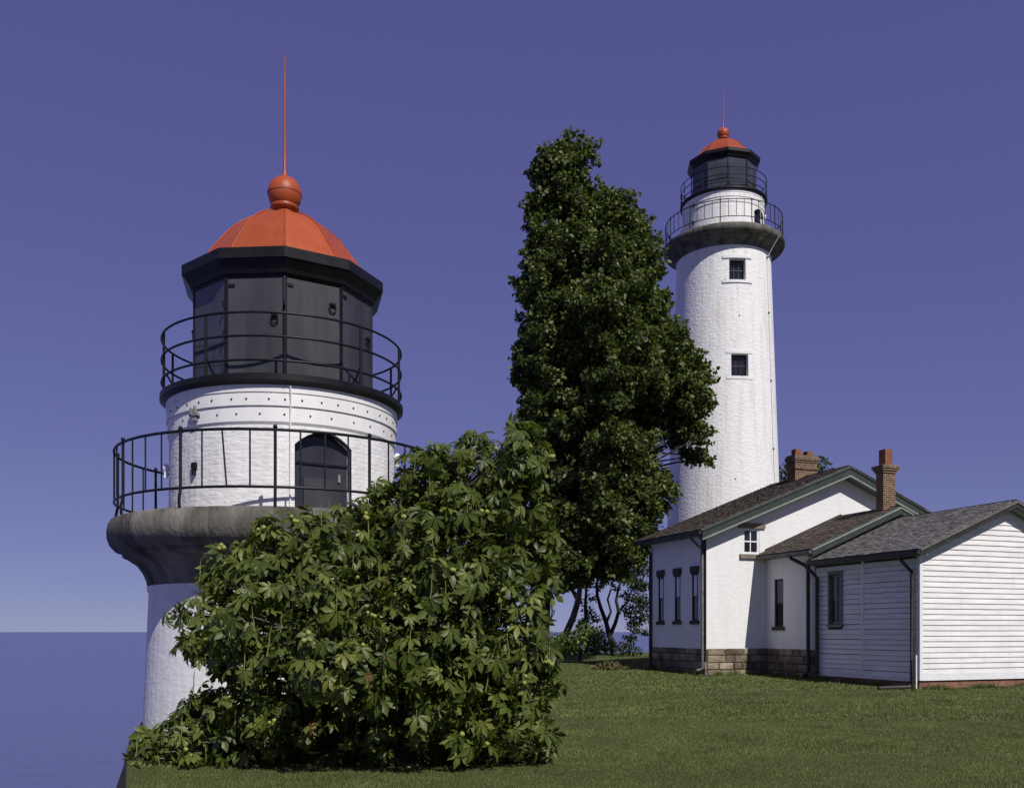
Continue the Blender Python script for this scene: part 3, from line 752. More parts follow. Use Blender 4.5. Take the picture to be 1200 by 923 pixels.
# roof and trim
V0, V1 = HV0 - .40, 10.55
rf1 = roof_slope(h, (EU - .04, EZ - .02 + .05), (RU, RZ + .05), V0 - .03, V1, M['shingle_brown'], rng)
rf2 = roof_slope(h, (2 * RU - EU + .04, EZ - .02 + .05), (RU, RZ + .05), V0 - .03, V1, M['shingle_brown'], rng)
for s in (1, -1):
    m_ = lambda u: u if s > 0 else 2 * RU - u
    rake(h, (m_(EU), EZ), (RU, RZ), V0, .24, .04, M['green_trim'], z_off=-.015)
    rake(h, (m_(EU), EZ), (RU, RZ), V0 - .041, .055, .03, M['green_trim'], 'crown_moulding', z_off=.012)
    rake(h, (m_(EU + .0), EZ), (RU, RZ), V0 - .003, .055, .045, M['green_light'], 'lower_moulding', z_off=-.257)
    # soffit board and frieze on the wall
    rake(h, (m_(EU + .1), EZ + .04), (RU, RZ), HV0 - .003, .06, HV0 - V0 - .01, M['soffit'], 'soffit', z_off=-.22)
# eave gutter on the left side and its soffit
MB().b2((EU + .02, V0 + .02, EZ - .10), (HU0 - .003, V1 - .05, EZ - .06)).build('soffit', M['gutter_dark'], h)
MB().b2((EU - .10, V0 + .01, EZ - .115), (EU + .018, V1, EZ - .015)).build('gutter', M['gutter_dark'], h)
gz = .22
downspout(h, [(EU - .03, HV0 + .25, EZ - .1), (EU + .02, HV0 + .25, EZ - .22), (HU0 - .07, HV0 + .14, EZ - .55), (HU0 - .07, HV0 + .12, gz + .12), (HU0 - .35, HV0 + .05, gz + .06)], .05, M['gutter_grey'], bands=0)
MB().b2((HU0 - .018, HV0 + .01, .6), (HU0 - .003, HV0 + .30, 4.6)).build('corner_strip', M['gutter_dark'], h)
downspout(h, [(EU - .03, HV1 - .05, EZ - .1), (HU0 - .06, HV1 - .06, EZ - .4), (HU0 - .06, HV1 - .06, 1.0), (HU0 - .06, HV1 - .06, .3)], .055, M['gutter_dark'])
MB().tube([(-.28, HV0 + .0, EZ + SL * (-.28 - EU) + .02), (-.28, HV0 + .0, EZ + SL * (-.28 - EU) + .30)], .05, 8).build('vent_pipe', M['gutter_dark'], rf1, 50)
def chimney(parent, u0, u1, v0, v1, z0, z1, bands, cap, name='chimney'):
    cb = MB(); cb.b2((u0, v0, z0), (u1, v1, z1 - .24))
    ch = cb.build(name, M['chimney_brick'], parent)
    k = MB()
    steps = [(.035, z1 - .24, z1 - .165), (.07, z1 - .165, z1 - .09), (.045, z1 - .09, z1)] if cap else [(.03, z1 - .24, z1 - .17), (.06, z1 - .17, z1 - .07), (.03, z1 - .07, z1)]
    for e, a, b in steps: k.b2((u0 - e, v0 - e, a), (u1 + e, v1 + e, b))
    for zb in bands: k.b2((u0 - .035, v0 - .035, zb - .04), (u1 + .035, v1 + .035, zb + .04))
    k.build('corbel_course', M['chimney_brick'], ch)
    return ch
def flue(ch, u, v, z, hh, hw=.13):
    mb = MB(); a = [(hw, -.02), (hw, hh), (hw - .035, hh), (hw - .035, hh - .2)]
    for i in range(len(a) - 1):
        (w0, z0), (w1, z1) = a[i], a[i + 1]
        q = [(-1, -1), (1, -1), (1, 1), (-1, 1)]
        for j in range(4):
            p, r = q[j], q[(j + 1) % 4]
            mb.add([(u + p[0] * w0, v + p[1] * w0, z + z0), (u + r[0] * w0, v + r[1] * w0, z + z0), (u + r[0] * w1, v + r[1] * w1, z + z1), (u + p[0] * w1, v + p[1] * w1, z + z1)], [(0, 1, 2, 3)])
    w = hw - .035; zz = z + hh - .2; mb.add([(u - w, v - w, zz), (u + w, v - w, zz), (u + w, v + w, zz), (u - w, v + w, zz)], [(0, 1, 2, 3)])
    return mb.build('flue_pot', M['terracotta'], ch, None, OFF_H)
OFF_H = OFF[h.name]
# chimney sub-parts hang below the house roof, so they keep the house origin
OFF_save = dict(OFF)
ch = MB().b2((2.52, 8.42, 6.2), (3.46, 8.88, 7.50)).build('chimney', M['chimney_brick'], h)
k = MB()
for e, a, b in ((.03, 7.50, 7.57), (.065, 7.57, 7.68), (.03, 7.68, 7.75)): k.b2((2.52 - e, 8.42 - e, a), (3.46 + e, 8.88 + e, b))
k.b2((2.485, 8.385, 7.24), (3.495, 8.915, 7.32))
OFF[ch.name] = OFF[h.name]; k.build('corbel_course', M['chimney_brick'], ch)
flue(ch, 2.74, 8.65, 7.75, .22, .12); flue(ch, 3.24, 8.65, 7.75, .17, .12)

# ---- brick annex
an = bthing('brick_annex', 0, 4.17, .15, 'low white brick annex with mossy roof and tall brick chimney between house and shed', 'annex')
AU1 = 6.0; ARU = 2.95; AE = (-.36, 3.93); ASL = (5.33 - 3.93) / (ARU + .36); AR = (ARU, 5.33)
mb = wall_cols(MB(), [4.17, 6.59], .95, lambda v: 3.86, [(5.70, 6.16, 1.66, 3.18)], PL(0), .14, None); mb.build('side_wall', M['house_brick'], an)
mb = MB(); at_ = lambda u: AE[1] - .12 + ASL * (min(u, 2 * ARU - u) + .36)
wall_cols(mb, [0, ARU, 2 * ARU], 3.2, at_, [], PF(4.19), .1, None); mb.build('gable_wall', M['house_brick'], an)
fb = MB(); fb.b2((.03, 4.2, -.1), (.4, 6.585, 1.0)); fb.build('foundation', M['mortar'], an)
stones_face(an, 'L', .03, 4.2, 6.54, [-.02, .26, .50, .75, .985], rng, proud=.05)
sash(an, 'L', 0, 5.70, 6.16, 1.66, 3.18, .06, M['gutter_dark'], M['gutter_dark'], 1, 2, .04, .04, reflected={(0, 1)})
MB().b2((-.06, 5.63, 1.55), (.1, 6.23, 1.66)).build('sill', M['stone_dark'], an)
roof_slope(an, (AE[0] - .03, AE[1] + .03), (ARU, AR[1] + .045), 3.84, 6.56, M['shingle_brown'], rng)
roof_slope(an, (2 * ARU - AE[0] + .03, AE[1] + .03), (ARU, AR[1] + .045), 3.84, 6.56, M['shingle_brown'], rng)
for s in (1, -1):
    m_ = lambda u: u if s > 0 else 2 * ARU - u
    rake(an, (m_(AE[0]), AE[1]), AR, 3.87, .19, .04, M['green_trim'], z_off=-.012)
    rake(an, (m_(AE[0]), AE[1]), AR, 3.829, .045, .03, M['green_light'], 'crown_moulding', z_off=.008)
    rake(an, (m_(AE[0] + .1), AE[1] + .04), AR, 4.187, .04, .31, M['soffit'], 'soffit', z_off=-.20)
rake(an, (AE[0] + .3, AE[1] + .3 * ASL), AR, 6.588, .10, .05, M['stone_dark'], 'flashing', z_off=.12)
MB().b2((AE[0] + .02, 3.9, AE[1] - .10), (-.003, 6.56, AE[1] - .06)).build('soffit', M['soffit'], an)
MB().b2((AE[0] - .09, 3.86, AE[1] - .105), (AE[0] + .018, 6.56, AE[1] - .01)).build('gutter', M['gutter_grey'], an)
downspout(an, [(AE[0] - .03, 4.85, AE[1] - .08), (AE[0] - .03, 4.78, AE[1] - .2), (-.16, 4.42, AE[1] - .42), (-.10, 4.36, AE[1] - .55), (-.10, 4.36, .3), (-.30, 4.30, .17)], .06, M['gutter_dark'])
c2 = MB().b2((2.64, 4.25, 4.7), (3.12, 4.56, 6.46)).build('chimney', M['chimney_brick'], an)
k = MB()
for e, a, b in ((.035, 6.46, 6.53), (.07, 6.53, 6.60), (.10, 6.60, 6.68)): k.b2((2.64 - e, 4.25 - e, a), (3.12 + e, 4.56 + e, b))
OFF[c2.name] = OFF[an.name]; k.build('corbel_course', M['chimney_brick'], c2)
OFF_H = OFF[an.name]; flue(c2, 2.88, 4.41, 6.68, .52, .14)

# ---- clapboard shed
sh = bthing('clapboard_shed', 0, 0, 0, 'white clapboard shed with grey shingle roof at the right, its end wall sunlit', 'shed')
SRU = 2.98; SE = (-.30, 3.60); SSL = (4.98 - 3.60) / (SRU + .30); SR = (SRU, 4.98); SU1 = 2 * SRU
stop = lambda u: SE[1] - .10 + SSL * (min(u, SU1 - u) + .30)
mb = MB(); wall_cols(mb, [.03, SRU, SU1], .2, lambda u: stop(u) - .02, [], PF(.03), .1, None)
wall_cols(mb, [.03, 4.14], .2, lambda v: 3.52, [(3.02, 3.50, 1.74, 3.16)], PL(.03), .12, None)
mb.add([(SU1, 0.03, .2), (SU1, 4.14, .2), (SU1, 4.14, 3.5), (SU1, .03, 3.5)], [(0, 1, 2, 3)]); mb.build('wall_sheathing', M['stone_dark'], sh)
def board(P, a0, a1, z, hh, top0=None, top1=None):
    """one lapped board: thick lower edge, thin top"""
    t0, t1 = .034, .010
    q = [(a0, z), (a1, z), (top1 if top1 is not None else a1, z + hh), (top0 if top0 is not None else a0, z + hh)]
    vs = [P(q[0][0], q[0][1], -t0), P(q[1][0], q[1][1], -t0), P(q[2][0], q[2][1], -t1), P(q[3][0], q[3][1], -t1),
          P(q[0][0], q[0][1], .0), P(q[1][0], q[1][1], .0)]
    return MB().add(vs, [(0, 1, 2, 3), (4, 5, 1, 0), (4, 0, 3), (5, 2, 1)])
exz = .142; z = .40
inv = lambda zz: (zz - (SE[1] - .13)) / SSL - .30
while z < 4.72:
    a0 = max(.09, inv(z)); a1 = min(SU1 - .09, SU1 - inv(z)); b0 = max(.09, inv(z + exz)); b1 = min(SU1 - .09, SU1 - inv(z + exz))
    if b1 - b0 > .05: board(PF(.03), a0, a1, z + rng.uniform(-.003, .003) + .003, exz - .002, b0, b1).build('clapboard', M['clapboard'], sh)
    z += exz
z = .30
while z < 3.40:
    hh = min(exz, 3.5 - z) - .011
    board(PL(.03), .09, 2.08, z + rng.uniform(-.004, .004), hh).build('clapboard', M['clapboard'], sh)
    if 1.64 < z + exz and z < 3.2:
        board(PL(.03), 2.16, 2.945, z + rng.uniform(-.004, .004), hh).build('clapboard', M['clapboard'], sh)
        board(PL(.03), 3.575, 4.13, z + rng.uniform(-.004, .004), hh).build('clapboard', M['clapboard'], sh)
    else: board(PL(.03), 2.16, 4.13, z + rng.uniform(-.004, .004), hh).build('clapboard', M['clapboard'], sh)
    z += exz
MB().b2((-.008, -.008, .24), (.09, .03, 3.50)).b2((-.0078, .031, .24), (.03, .09, 3.5)).build('corner_board', M['trim_white'], sh)
MB().b2((-.006, 2.083, .30), (.03, 2.157, 3.5)).build('corner_board', M['trim_white'], sh)
MB().b2((.092, -.004, .235), (SU1, .03, .40)).build('skirt_board', M['trim_white'], sh)
MB().b2((.0, .092, .20), (.03, 4.13, .298)).build('skirt_board', M['clapboard'], sh)
MB().b2((.03, .045, -.3), (SU1, .25, .234)).build('brick_base', M['found_brick'], sh)
MB().b2((.046, .25, -.3), (.28, 4.14, .2)).build('brick_base', M['found_brick'], sh)
sash(sh, 'L', .03, 3.02, 3.50, 1.74, 3.16, .04, M['gutter_grey'], M['gutter_grey'], 2, 2, .045, .03, reflected={(1, 1)})
mb = MB(); mb.b2((-.02, 2.945, 1.72), (.03, 3.018, 3.18)); mb.b2((-.02, 3.502, 1.72), (.03, 3.575, 3.18)); mb.b2((-.025, 2.94, 3.182), (.03, 3.58, 3.28)); mb.build('window_casing', M['gutter_grey'], sh)
MB().b2((-.05, 2.93, 1.64), (.03, 3.59, 1.718)).build('sill', M['gutter_grey'], sh)
roof_slope(sh, (SE[0] - .02, SE[1] + .02), (SRU, SR[1] + .03), -.33, 4.16, M['shingle_grey'], rng, .125)
roof_slope(sh, (SU1 - SE[0] + .02, SE[1] + .02), (SRU, SR[1] + .03), -.33, 4.16, M['shingle_grey'], rng, .125)
for s in (1, -1):
    m_ = lambda u: u if s > 0 else 2 * SRU - u
    rake(sh, (m_(SE[0]), SE[1]), SR, -.30, .13, .03, M['gutter_dark'], z_off=-.03)
    rake(sh, (m_(SE[0]), SE[1]), SR, -.334, .05, .025, M['gutter_grey'], 'drip_edge', z_off=.008)
    rake(sh, (m_(SE[0] + .1), SE[1] + .04), SR, .02, .03, .31, M['soffit'], 'soffit', z_off=-.15)
MB().b2((SE[0] + .02, -.28, SE[1] - .13), (-.01, 4.16, SE[1] - .09)).build('soffit', M['soffit'], sh)
MB().b2((SE[0] - .085, -.32, SE[1] - .115), (SE[0] + .012, 4.16, SE[1] - .02)).build('gutter', M['gutter_dark'], sh)
downspout(sh, [(SE[0] - .03, 4.05, SE[1] - .1), (SE[0] - .02, 4.02, SE[1] - .25), (-.07, 3.98, SE[1] - .50), (-.07, 3.98, .3), (-.12, 3.95, .15)], .055, M['gutter_dark'])
downspout(sh, [(SE[0] - .03, .35, SE[1] - .1), (SE[0] - .02, .33, SE[1] - .22), (-.07, .20, SE[1] - .55), (-.07, .20, .16), (-.17, .20, .07), (-1.05, .32, .05)], .05, M['gutter_dark'])
MB().tube([(-.10, .02, .9), (-.10, .02, -.05)], .022, 8).build('white_pipe', M['trim_white'], sh, 50)

# ------------------------------------------------------------------ vegetation
def px_poly(poly, Y0):
    return np.array([((x - 600) / F_PX * Y0, EYE + (740 - y) / F_PX * Y0) for x, y in poly])
def inside(P, poly):
    x, y = P[:, 0], P[:, 1]; c = np.zeros(len(P), bool); n = len(poly)
    for i in range(n):
        (x0, y0), (x1, y1) = poly[i], poly[(i + 1) % n]
        m = ((y0 > y) != (y1 > y)); c ^= m & (x < (x1 - x0) * (y - y0) / (y1 - y0 + 1e-12) + x0)
    return c
def edge_d(P, poly):
    d = np.full(len(P), 1e9); n = len(poly)
    for i in range(n):
        a, b = poly[i], poly[(i + 1) % n]; ab = b - a; t = np.clip(((P - a) @ ab) / (ab @ ab + 1e-12), 0, 1)
        d = np.minimum(d, np.linalg.norm(P - (a + t[:, None] * ab), axis=1))
    return d
def lobes(poly, Y0, n, rmin, rmax, thick, rg, kd=1.1, sep=.55):
    lo, hi = poly.min(0), poly.max(0); C = []; RR = []
    tries = 0
    while len(C) < n and tries < 60:
        tries += 1
        P = rg.uniform(lo, hi, (600, 2)); P = P[inside(P, poly)]; d = edge_d(P, poly)
        for p, dd in zip(P, d):
            if dd < rmin * .55 or len(C) >= n: continue
            r = min(max(dd * rg.uniform(.7, 1.0), rmin), rmax) * rg.uniform(.8, 1.0)
            t = min(thick, dd * kd); y = Y0 + rg.uniform(-t, t)
            c = np.array([p[0], y, p[1]])
            if C:
                q = np.array(C); dist = np.linalg.norm(q - c, axis=1)
                if (dist < sep * (np.array(RR) + r) * .9).any() and rg.random() > .12: continue
            C.append(c); RR.append(r)
    return np.array(C), np.array(RR)
def sphere_dirs(n, rg):
    d = rg.normal(size=(n, 3)); return d / np.linalg.norm(d, axis=1)[:, None]
def unit(a): return a / (np.linalg.norm(a, axis=1)[:, None] + 1e-9)
def leaf_frames(C, RR, per_m2, rg, up=.5, inner=.6, jit=.38, droop=-.35):
    P = []; N = []
    for c, r in zip(C, RR):
        k = max(6, int(per_m2 * 4 * pi * r * r)); d = sphere_dirs(k, rg)
        rad = r * rg.uniform(inner, 1.06, k) ** 1.0
        sq = np.array([1.08, 1.08, .82]); P.append(c + d * rad[:, None] * sq); N.append(d)
    P = np.vstack(P); D = np.vstack(N)
    nrm = unit(D * .8 + np.array([0, 0, up]) + rg.normal(size=D.shape) * jit)
    t = D + np.array([0, 0, droop]) + rg.normal(size=D.shape) * .55
    t = unit(t - nrm * (t * nrm).sum(1)[:, None]); b = np.cross(nrm, t)
    return P, nrm, t, b
def quad_leaves(P, N, T, B, L, rg, wid=.36):
    n = len(P); L = (L * rg.uniform(.65, 1.25, n))[:, None]
    v = np.stack([P, P + T * .5 * L + B * wid * L + N * .10 * L, P + T * L - N * .12 * L, P + T * .5 * L - B * wid * L + N * .10 * L], 1).reshape(-1, 3)
    i = np.arange(n)[:, None] * 4
    f = np.concatenate([i + np.array([[0, 1, 2]]), i + np.array([[0, 2, 3]])], 1).reshape(-1, 3)
    return v, f
def limb_mesh(mb, a, b, r0, r1, rnd, sag=.12, k=5, n=6):
    a = Vector(a); b = Vector(b); L = (b - a).length; pts = []; rs = []
    o1 = V(rnd.uniform(-1, 1), rnd.uniform(-1, 1), rnd.uniform(-.3, 1)) * L * sag
    for i in range(k + 1):
        t = i / k; pts.append(a.lerp(b, t) + o1 * sin(pi * t) + V(rnd.uniform(-1, 1), rnd.uniform(-1, 1), rnd.uniform(-1, 1)) * L * .015); rs.append(r0 + (r1 - r0) * t)
    mb.tube(pts, rs, n)
    return pts

def leafy(name, label, cat, base, C, RR, dens, L, m_leaf, m_bark, trunk_pts, trunk_r, rg, rnd, group=None, inner=.55, up=.5, twigs=True, wid=.36, lobes_for_limbs=None, jit=.38):
    root = empty(name, base); tag(root, label, cat, group); off = base
    P, N, T, B = leaf_frames(C, RR, dens, rg, up, inner, jit); v, f = quad_leaves(P, N, T, B, L, rg, wid)
    me = np_mesh('crown', v - np.array(base), f); o = link('crown', me, m_leaf, root); o['kind'] = 'stuff'
    if trunk_pts is not None:
        mb = MB(); mb.tube(trunk_pts, trunk_r, 10); mb.build('trunk', m_bark, root, 60, off)
        if twigs:
            lb = MB(); tp = [Vector(p) for p in trunk_pts]
            for c, r in zip(*(lobes_for_limbs or (C, RR))):
                c = Vector(c); cand = [p for p in tp[len(tp) // 3:] if p.z < c.z + .2] or [tp[len(tp) // 2]]
                s_ = min(cand, key=lambda p: (p - c).length); d = (s_ - c).length
                limb_mesh(lb, s_, c, min(.02 + d * .018, .16), .012, rnd, .10)
            lb.build('limbs', m_bark, root, 60, off)['kind'] = 'stuff'
    return root

rg = np.random.default_rng(5); rnd = random.Random(5)
# ---- big maple left of the tall tower
MY = 36.5
mp = px_poly([(644, 182), (650, 164), (660, 158), (676, 178), (690, 178), (696, 198), (716, 196), (717, 214), (704, 236), (728, 232), (734, 250), (755, 258), (764, 280), (762, 300),
              (774, 318), (777, 340), (790, 362), (784, 380), (800, 393), (812, 412), (834, 434), (824, 452), (833, 488), (815, 500), (806, 506), (828, 545), (812, 548), (792, 522), (772, 510), (768, 540), (782, 556), (792, 572), (778, 588),
              (776, 618), (756, 636), (752, 662), (732, 684), (700, 668), (680, 690), (660, 684), (630, 690), (612, 640), (622, 590), (604, 540), (614, 490), (602, 440), (612, 390), (603, 340), (616, 300), (610, 260), (624, 225), (622, 196)], MY)
C1, R1 = lobes(mp, MY, 330, .30, 1.25, 2.8, rg, 1.1, .36)
ext = [(800, 505, 13), (812, 522, 11), (821, 538, 10), (806, 532, 9), (793, 514, 12), (816, 508, 9), (824, 472, 11), (810, 480, 14), (800, 470, 13), (826, 444, 9), (786, 500, 13), (700, 672, 13), (720, 666, 14), (738, 656, 13), (668, 674, 14), (684, 664, 15), (655, 668, 14), (690, 192, 13), (700, 226, 14), (722, 248, 13), (745, 272, 13), (758, 300, 14), (668, 176, 13)]
C1 = np.vstack([C1, [((x - 600) / F_PX * MY, MY + rg.uniform(-1, 1), EYE + (740 - y) / F_PX * MY) for x, y, q in ext]]); R1 = np.concatenate([R1, [q / F_PX * MY for x, y, q in ext]])
C = []; RR = []
mid = np.array([2.9, MY, 11.0])
for c, q in zip(C1, R1):
    k = int(np.clip(7 + 13 * q, 7, 24)); d = sphere_dirs(k, rg); d[:, 2] = d[:, 2] * .85 + .05
    for j in range(k): C.append(c + d[j] * q * rg.uniform(.25, 1.08)); RR.append(max(.12, q * rg.uniform(.14, .36)))
    # loose sprays of twigs reaching out of the clump
    o_ = (c - mid) * np.array([1, 1, .5]); o_ = o_ / (np.linalg.norm(o_) + 1e-6)
    for j in range(3):
        d = o_ + rg.normal(size=3) * .45 + np.array([0, 0, .25]); d /= np.linalg.norm(d)
        for t_, f_ in ((.95, .2), (1.2, .15), (1.4, .10)): C.append(c + d * q * t_ + rg.normal(size=3) * .04); RR.append(max(.10, min(.26, q * f_)))
C = np.array(C); RR = np.array(RR)
tr = [(1.08, MY + .4, .0), (1.15, MY + .4, 2.0), (1.35, MY + .3, 4.2), (1.9, MY + .2, 7.0), (2.3, MY, 10.5), (2.3, MY, 14), (2.1, MY, 17.5), (2.0, MY, 19.6)]
leafy('maple_tree', 'tall dense maple with dark glossy crown covering the left edge of the tall tower', 'tree', (1.08, MY + .4, .2), C, RR, 72, .18, M['maple_leaf'], M['bark_dark'],
      tr, [.40, .34, .32, .28, .22, .16, .09, .03], rg, rnd, inner=.35, lobes_for_limbs=(C1, R1), jit=.95)

# ---- small trees at the lake edge
def px(x, y, Y): return ((x - 600) / F_PX * Y, Y, EYE + (740 - y) / F_PX * Y)
def small_tree(name, label, trunks, blobs, Y, m_leaf, m_bark, L=.16, dens=75):
    C = np.array([px(x, y, Y + rnd.uniform(-.8, .8)) for x, y, r in blobs]); RR = np.array([r / F_PX * Y for x, y, r in blobs])
    b = px(*trunks[0][0][:2], Y); base = (b[0], b[1], float(ground_z(b[0], b[1])) - .05)
    root = empty(name, base); tag(root, label, 'tree')
    P, N, T, B = leaf_frames(C, RR, dens, rg, .4, .25); v, f = quad_leaves(P, N, T, B, L, rg)
    o = link('crown', np_mesh('crown', v - np.array(base), f), m_leaf, root); o['kind'] = 'stuff'
    for i, tk in enumerate(trunks):
        mb = MB(); pts = [px(x, y, Y + (i * .12)) for x, y, r in tk]; rs = [r / F_PX * Y for x, y, r in tk]
        if i == 0: pts[0] = (pts[0][0], Y, base[2] - .1)
        mb.tube(pts, rs, 8); mb.build('trunk' if i == 0 else 'branch', m_bark, root, 60, base)
    return root
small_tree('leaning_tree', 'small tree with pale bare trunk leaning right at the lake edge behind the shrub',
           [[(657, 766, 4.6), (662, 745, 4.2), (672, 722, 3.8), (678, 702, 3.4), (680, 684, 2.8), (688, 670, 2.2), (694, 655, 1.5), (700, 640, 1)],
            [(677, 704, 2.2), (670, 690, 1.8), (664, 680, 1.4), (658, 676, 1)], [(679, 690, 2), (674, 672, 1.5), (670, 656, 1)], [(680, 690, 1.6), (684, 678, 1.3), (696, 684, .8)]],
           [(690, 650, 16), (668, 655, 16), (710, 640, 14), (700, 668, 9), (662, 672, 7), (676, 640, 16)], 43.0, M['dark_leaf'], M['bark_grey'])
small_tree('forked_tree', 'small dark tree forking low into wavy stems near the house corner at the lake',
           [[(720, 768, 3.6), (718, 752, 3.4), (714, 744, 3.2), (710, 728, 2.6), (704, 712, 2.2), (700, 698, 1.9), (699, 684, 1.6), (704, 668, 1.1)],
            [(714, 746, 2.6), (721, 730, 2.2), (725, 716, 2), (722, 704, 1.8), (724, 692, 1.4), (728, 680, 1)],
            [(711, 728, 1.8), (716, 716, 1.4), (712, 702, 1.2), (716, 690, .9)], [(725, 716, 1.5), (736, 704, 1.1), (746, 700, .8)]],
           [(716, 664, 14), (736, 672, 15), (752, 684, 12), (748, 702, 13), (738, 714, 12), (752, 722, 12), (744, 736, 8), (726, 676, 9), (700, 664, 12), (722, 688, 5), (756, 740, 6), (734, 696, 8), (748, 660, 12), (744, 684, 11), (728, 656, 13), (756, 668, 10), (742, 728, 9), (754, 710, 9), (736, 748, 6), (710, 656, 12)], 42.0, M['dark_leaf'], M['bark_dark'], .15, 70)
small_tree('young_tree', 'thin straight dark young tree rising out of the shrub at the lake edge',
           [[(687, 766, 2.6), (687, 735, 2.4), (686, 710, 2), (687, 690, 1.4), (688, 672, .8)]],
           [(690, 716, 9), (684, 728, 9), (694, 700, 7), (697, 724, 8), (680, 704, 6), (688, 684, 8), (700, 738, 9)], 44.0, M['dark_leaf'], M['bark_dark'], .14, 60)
# ---- shrubs
def shrub(name, label, blobs, Y, m_leaf, L=.13, dens=110):
    C = np.array([px(x, y, Y + rnd.uniform(-.6, .6)) for x, y, r in blobs]); RR = np.array([r / F_PX * Y for x, y, r in blobs])
    b = C.mean(0); base = (b[0], b[1], float(ground_z(b[0], b[1])))
    return leafy(name, label, 'shrub', base, C, RR, dens, L, m_leaf, M['bark_dark'], [(b[0], b[1], base[2] - .1), (b[0] + .05, b[1], base[2] + .4), (b[0] + .1, b[1], base[2] + .9)], [.06, .05, .03], rg, rnd, inner=.5)
shrub('shrub', 'broad sunlit green shrub under the small trees left of the house', [(648, 750, 13), (662, 752, 14), (678, 748, 17), (692, 744, 15), (704, 752, 13), (714, 758, 9), (684, 734, 9), (668, 758, 10), (696, 758, 10), (640, 756, 12)], 36.6, M['shrub_leaf'])
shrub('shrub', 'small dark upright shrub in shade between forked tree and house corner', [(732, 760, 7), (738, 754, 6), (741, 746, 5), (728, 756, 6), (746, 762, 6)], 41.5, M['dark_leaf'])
# ---- tree behind the roof
C = np.array([px(x, y, 58.5 + rnd.uniform(-1.2, 1.2)) for x, y, r in [(905, 585, 24), (925, 566, 20), (950, 562, 20), (968, 566, 16), (980, 574, 12), (945, 590, 26), (975, 592, 20), (915, 552, 9), (962, 545, 7), (976, 553, 5), (955, 538, 6), (967, 537, 4), (940, 548, 9), (925, 545, 6), (900, 620, 30), (945, 630, 32), (985, 620, 26)]])
RR = np.array([r / F_PX * 58.5 for r in [24, 20, 20, 16, 12, 26, 20, 9, 7, 5, 6, 4, 9, 6, 30, 32, 26]])
bx_ = px(945, 740, 58.5)
# a low point of land carries it
leafy('poplar_tree', 'leafy tree behind the house roof, showing only beside the double chimney', 'tree', (bx_[0], 58.5, .2), C, RR, 26, .28, M['far_leaf'], M['bark_dark'],
      [(bx_[0], 58.5, -.1), (bx_[0], 58.5, 4), (bx_[0] + .2, 58.5, 8), (bx_[0], 58.5, 11)], [.35, .3, .22, .08], rg, rnd, inner=.3)

# ---- horse chestnut in the foreground
def chestnut_template():
    vs = []; fs = []
    for k, (a, s_) in enumerate([(-2.0, .55), (-1.15, .82), (-.42, 1.0), (.36, 1.0), (1.1, .84), (1.95, .58)]):
        ca, sa = cos(a), sin(a); dr = .10 + .05 * (k % 3)
        def pt(t, wv, hz):
            r = t * s_; x = r * ca - wv * s_ * sa; y = r * sa + wv * s_ * ca
            return (x, y, hz * s_ - dr * 2.2 * (r ** 2))
        b = len(vs)
        vs += [pt(.03, 0, 0), pt(.36, -.115, .045), pt(.36, 0, 0), pt(.36, .115, .045), pt(.70, -.205, .06), pt(.72, 0, .0), pt(.70, .205, .06), pt(1.02, 0, -.03)]
        fs += [(b, b + 2, b + 1), (b, b + 3, b + 2), (b + 1, b + 2, b + 5), (b + 1, b + 5, b + 4), (b + 2, b + 3, b + 6), (b + 2, b + 6, b + 5), (b + 4, b + 5, b + 7), (b + 5, b + 6, b + 7)]
    return np.array(vs), np.array(fs)
CY = 10.9
cpoly = px_poly([(138, 878), (150, 862), (168, 848), (188, 836), (206, 822), (216, 808), (240, 800), (236, 784), (206, 770), (212, 752), (192, 728), (196, 706), (216, 690), (236, 680), (240, 652), (280, 632), (300, 612), (334, 596), (384, 588), (420, 572),
                 (446, 560), (470, 540), (500, 514), (530, 508), (566, 498), (600, 490), (622, 490), (636, 500), (648, 524), (646, 580), (654, 640), (650, 720), (654, 800), (650, 870), (640, 915), (400, 925), (200, 920)], CY)
C, RR = lobes(cpoly, CY, 520, .13, .40, 1.5, rg, 1.0, .27)
ch_base = (-1.55, CY + .3, 0.0)
tree = empty('horse_chestnut', ch_base)
tag(tree, 'broad low horse chestnut tree with drooping palmate leaves in front of the short lighthouse', 'tree')
P, N, T, B = leaf_frames(C, RR, 9.0, rg, .5, .6, .42, -.95)
tv, tf = chestnut_template(); nv = len(tv)
Ls = rg.uniform(.115, .205, len(P))
# the leaves that show largest from the front become objects of their own
sx = np.round((P[:, 0] / P[:, 1] * F_PX) / 23).astype(int); sy = np.round(((P[:, 2] - EYE) / P[:, 1] * F_PX) / 23).astype(int)
best = {}
for i in range(len(P)):
    kk = (sx[i], sy[i]); d = P[i, 1] - .4 * Ls[i]
    if kk not in best or d < best[kk][0]: best[kk] = (d, i)
pick = sorted(best.values())[:300]; pick = np.array([i for d, i in pick]); rest = np.setdiff1d(np.arange(len(P)), pick)
def place(idx):
    l = Ls[idx][:, None, None]
    return P[idx][:, None, :] + (T[idx][:, None, :] * tv[None, :, 0:1] + B[idx][:, None, :] * tv[None, :, 1:2] + N[idx][:, None, :] * tv[None, :, 2:3]) * l
vv = place(rest).reshape(-1, 3) - np.array(ch_base); ff = (tf[None] + (np.arange(len(rest)) * nv)[:, None, None]).reshape(-1, 3)
o = link('foliage', np_mesh('foliage', vv, ff), M['chestnut_leaf'], tree); o['kind'] = 'stuff'
lm = np_mesh('leaf', tv, tf); lm.materials.append(M['chestnut_leaf_part'])
dry = np_mesh('leaf', tv * np.array([1, .45, 1]), tf); dry.materials.append(M['dry_leaf'])
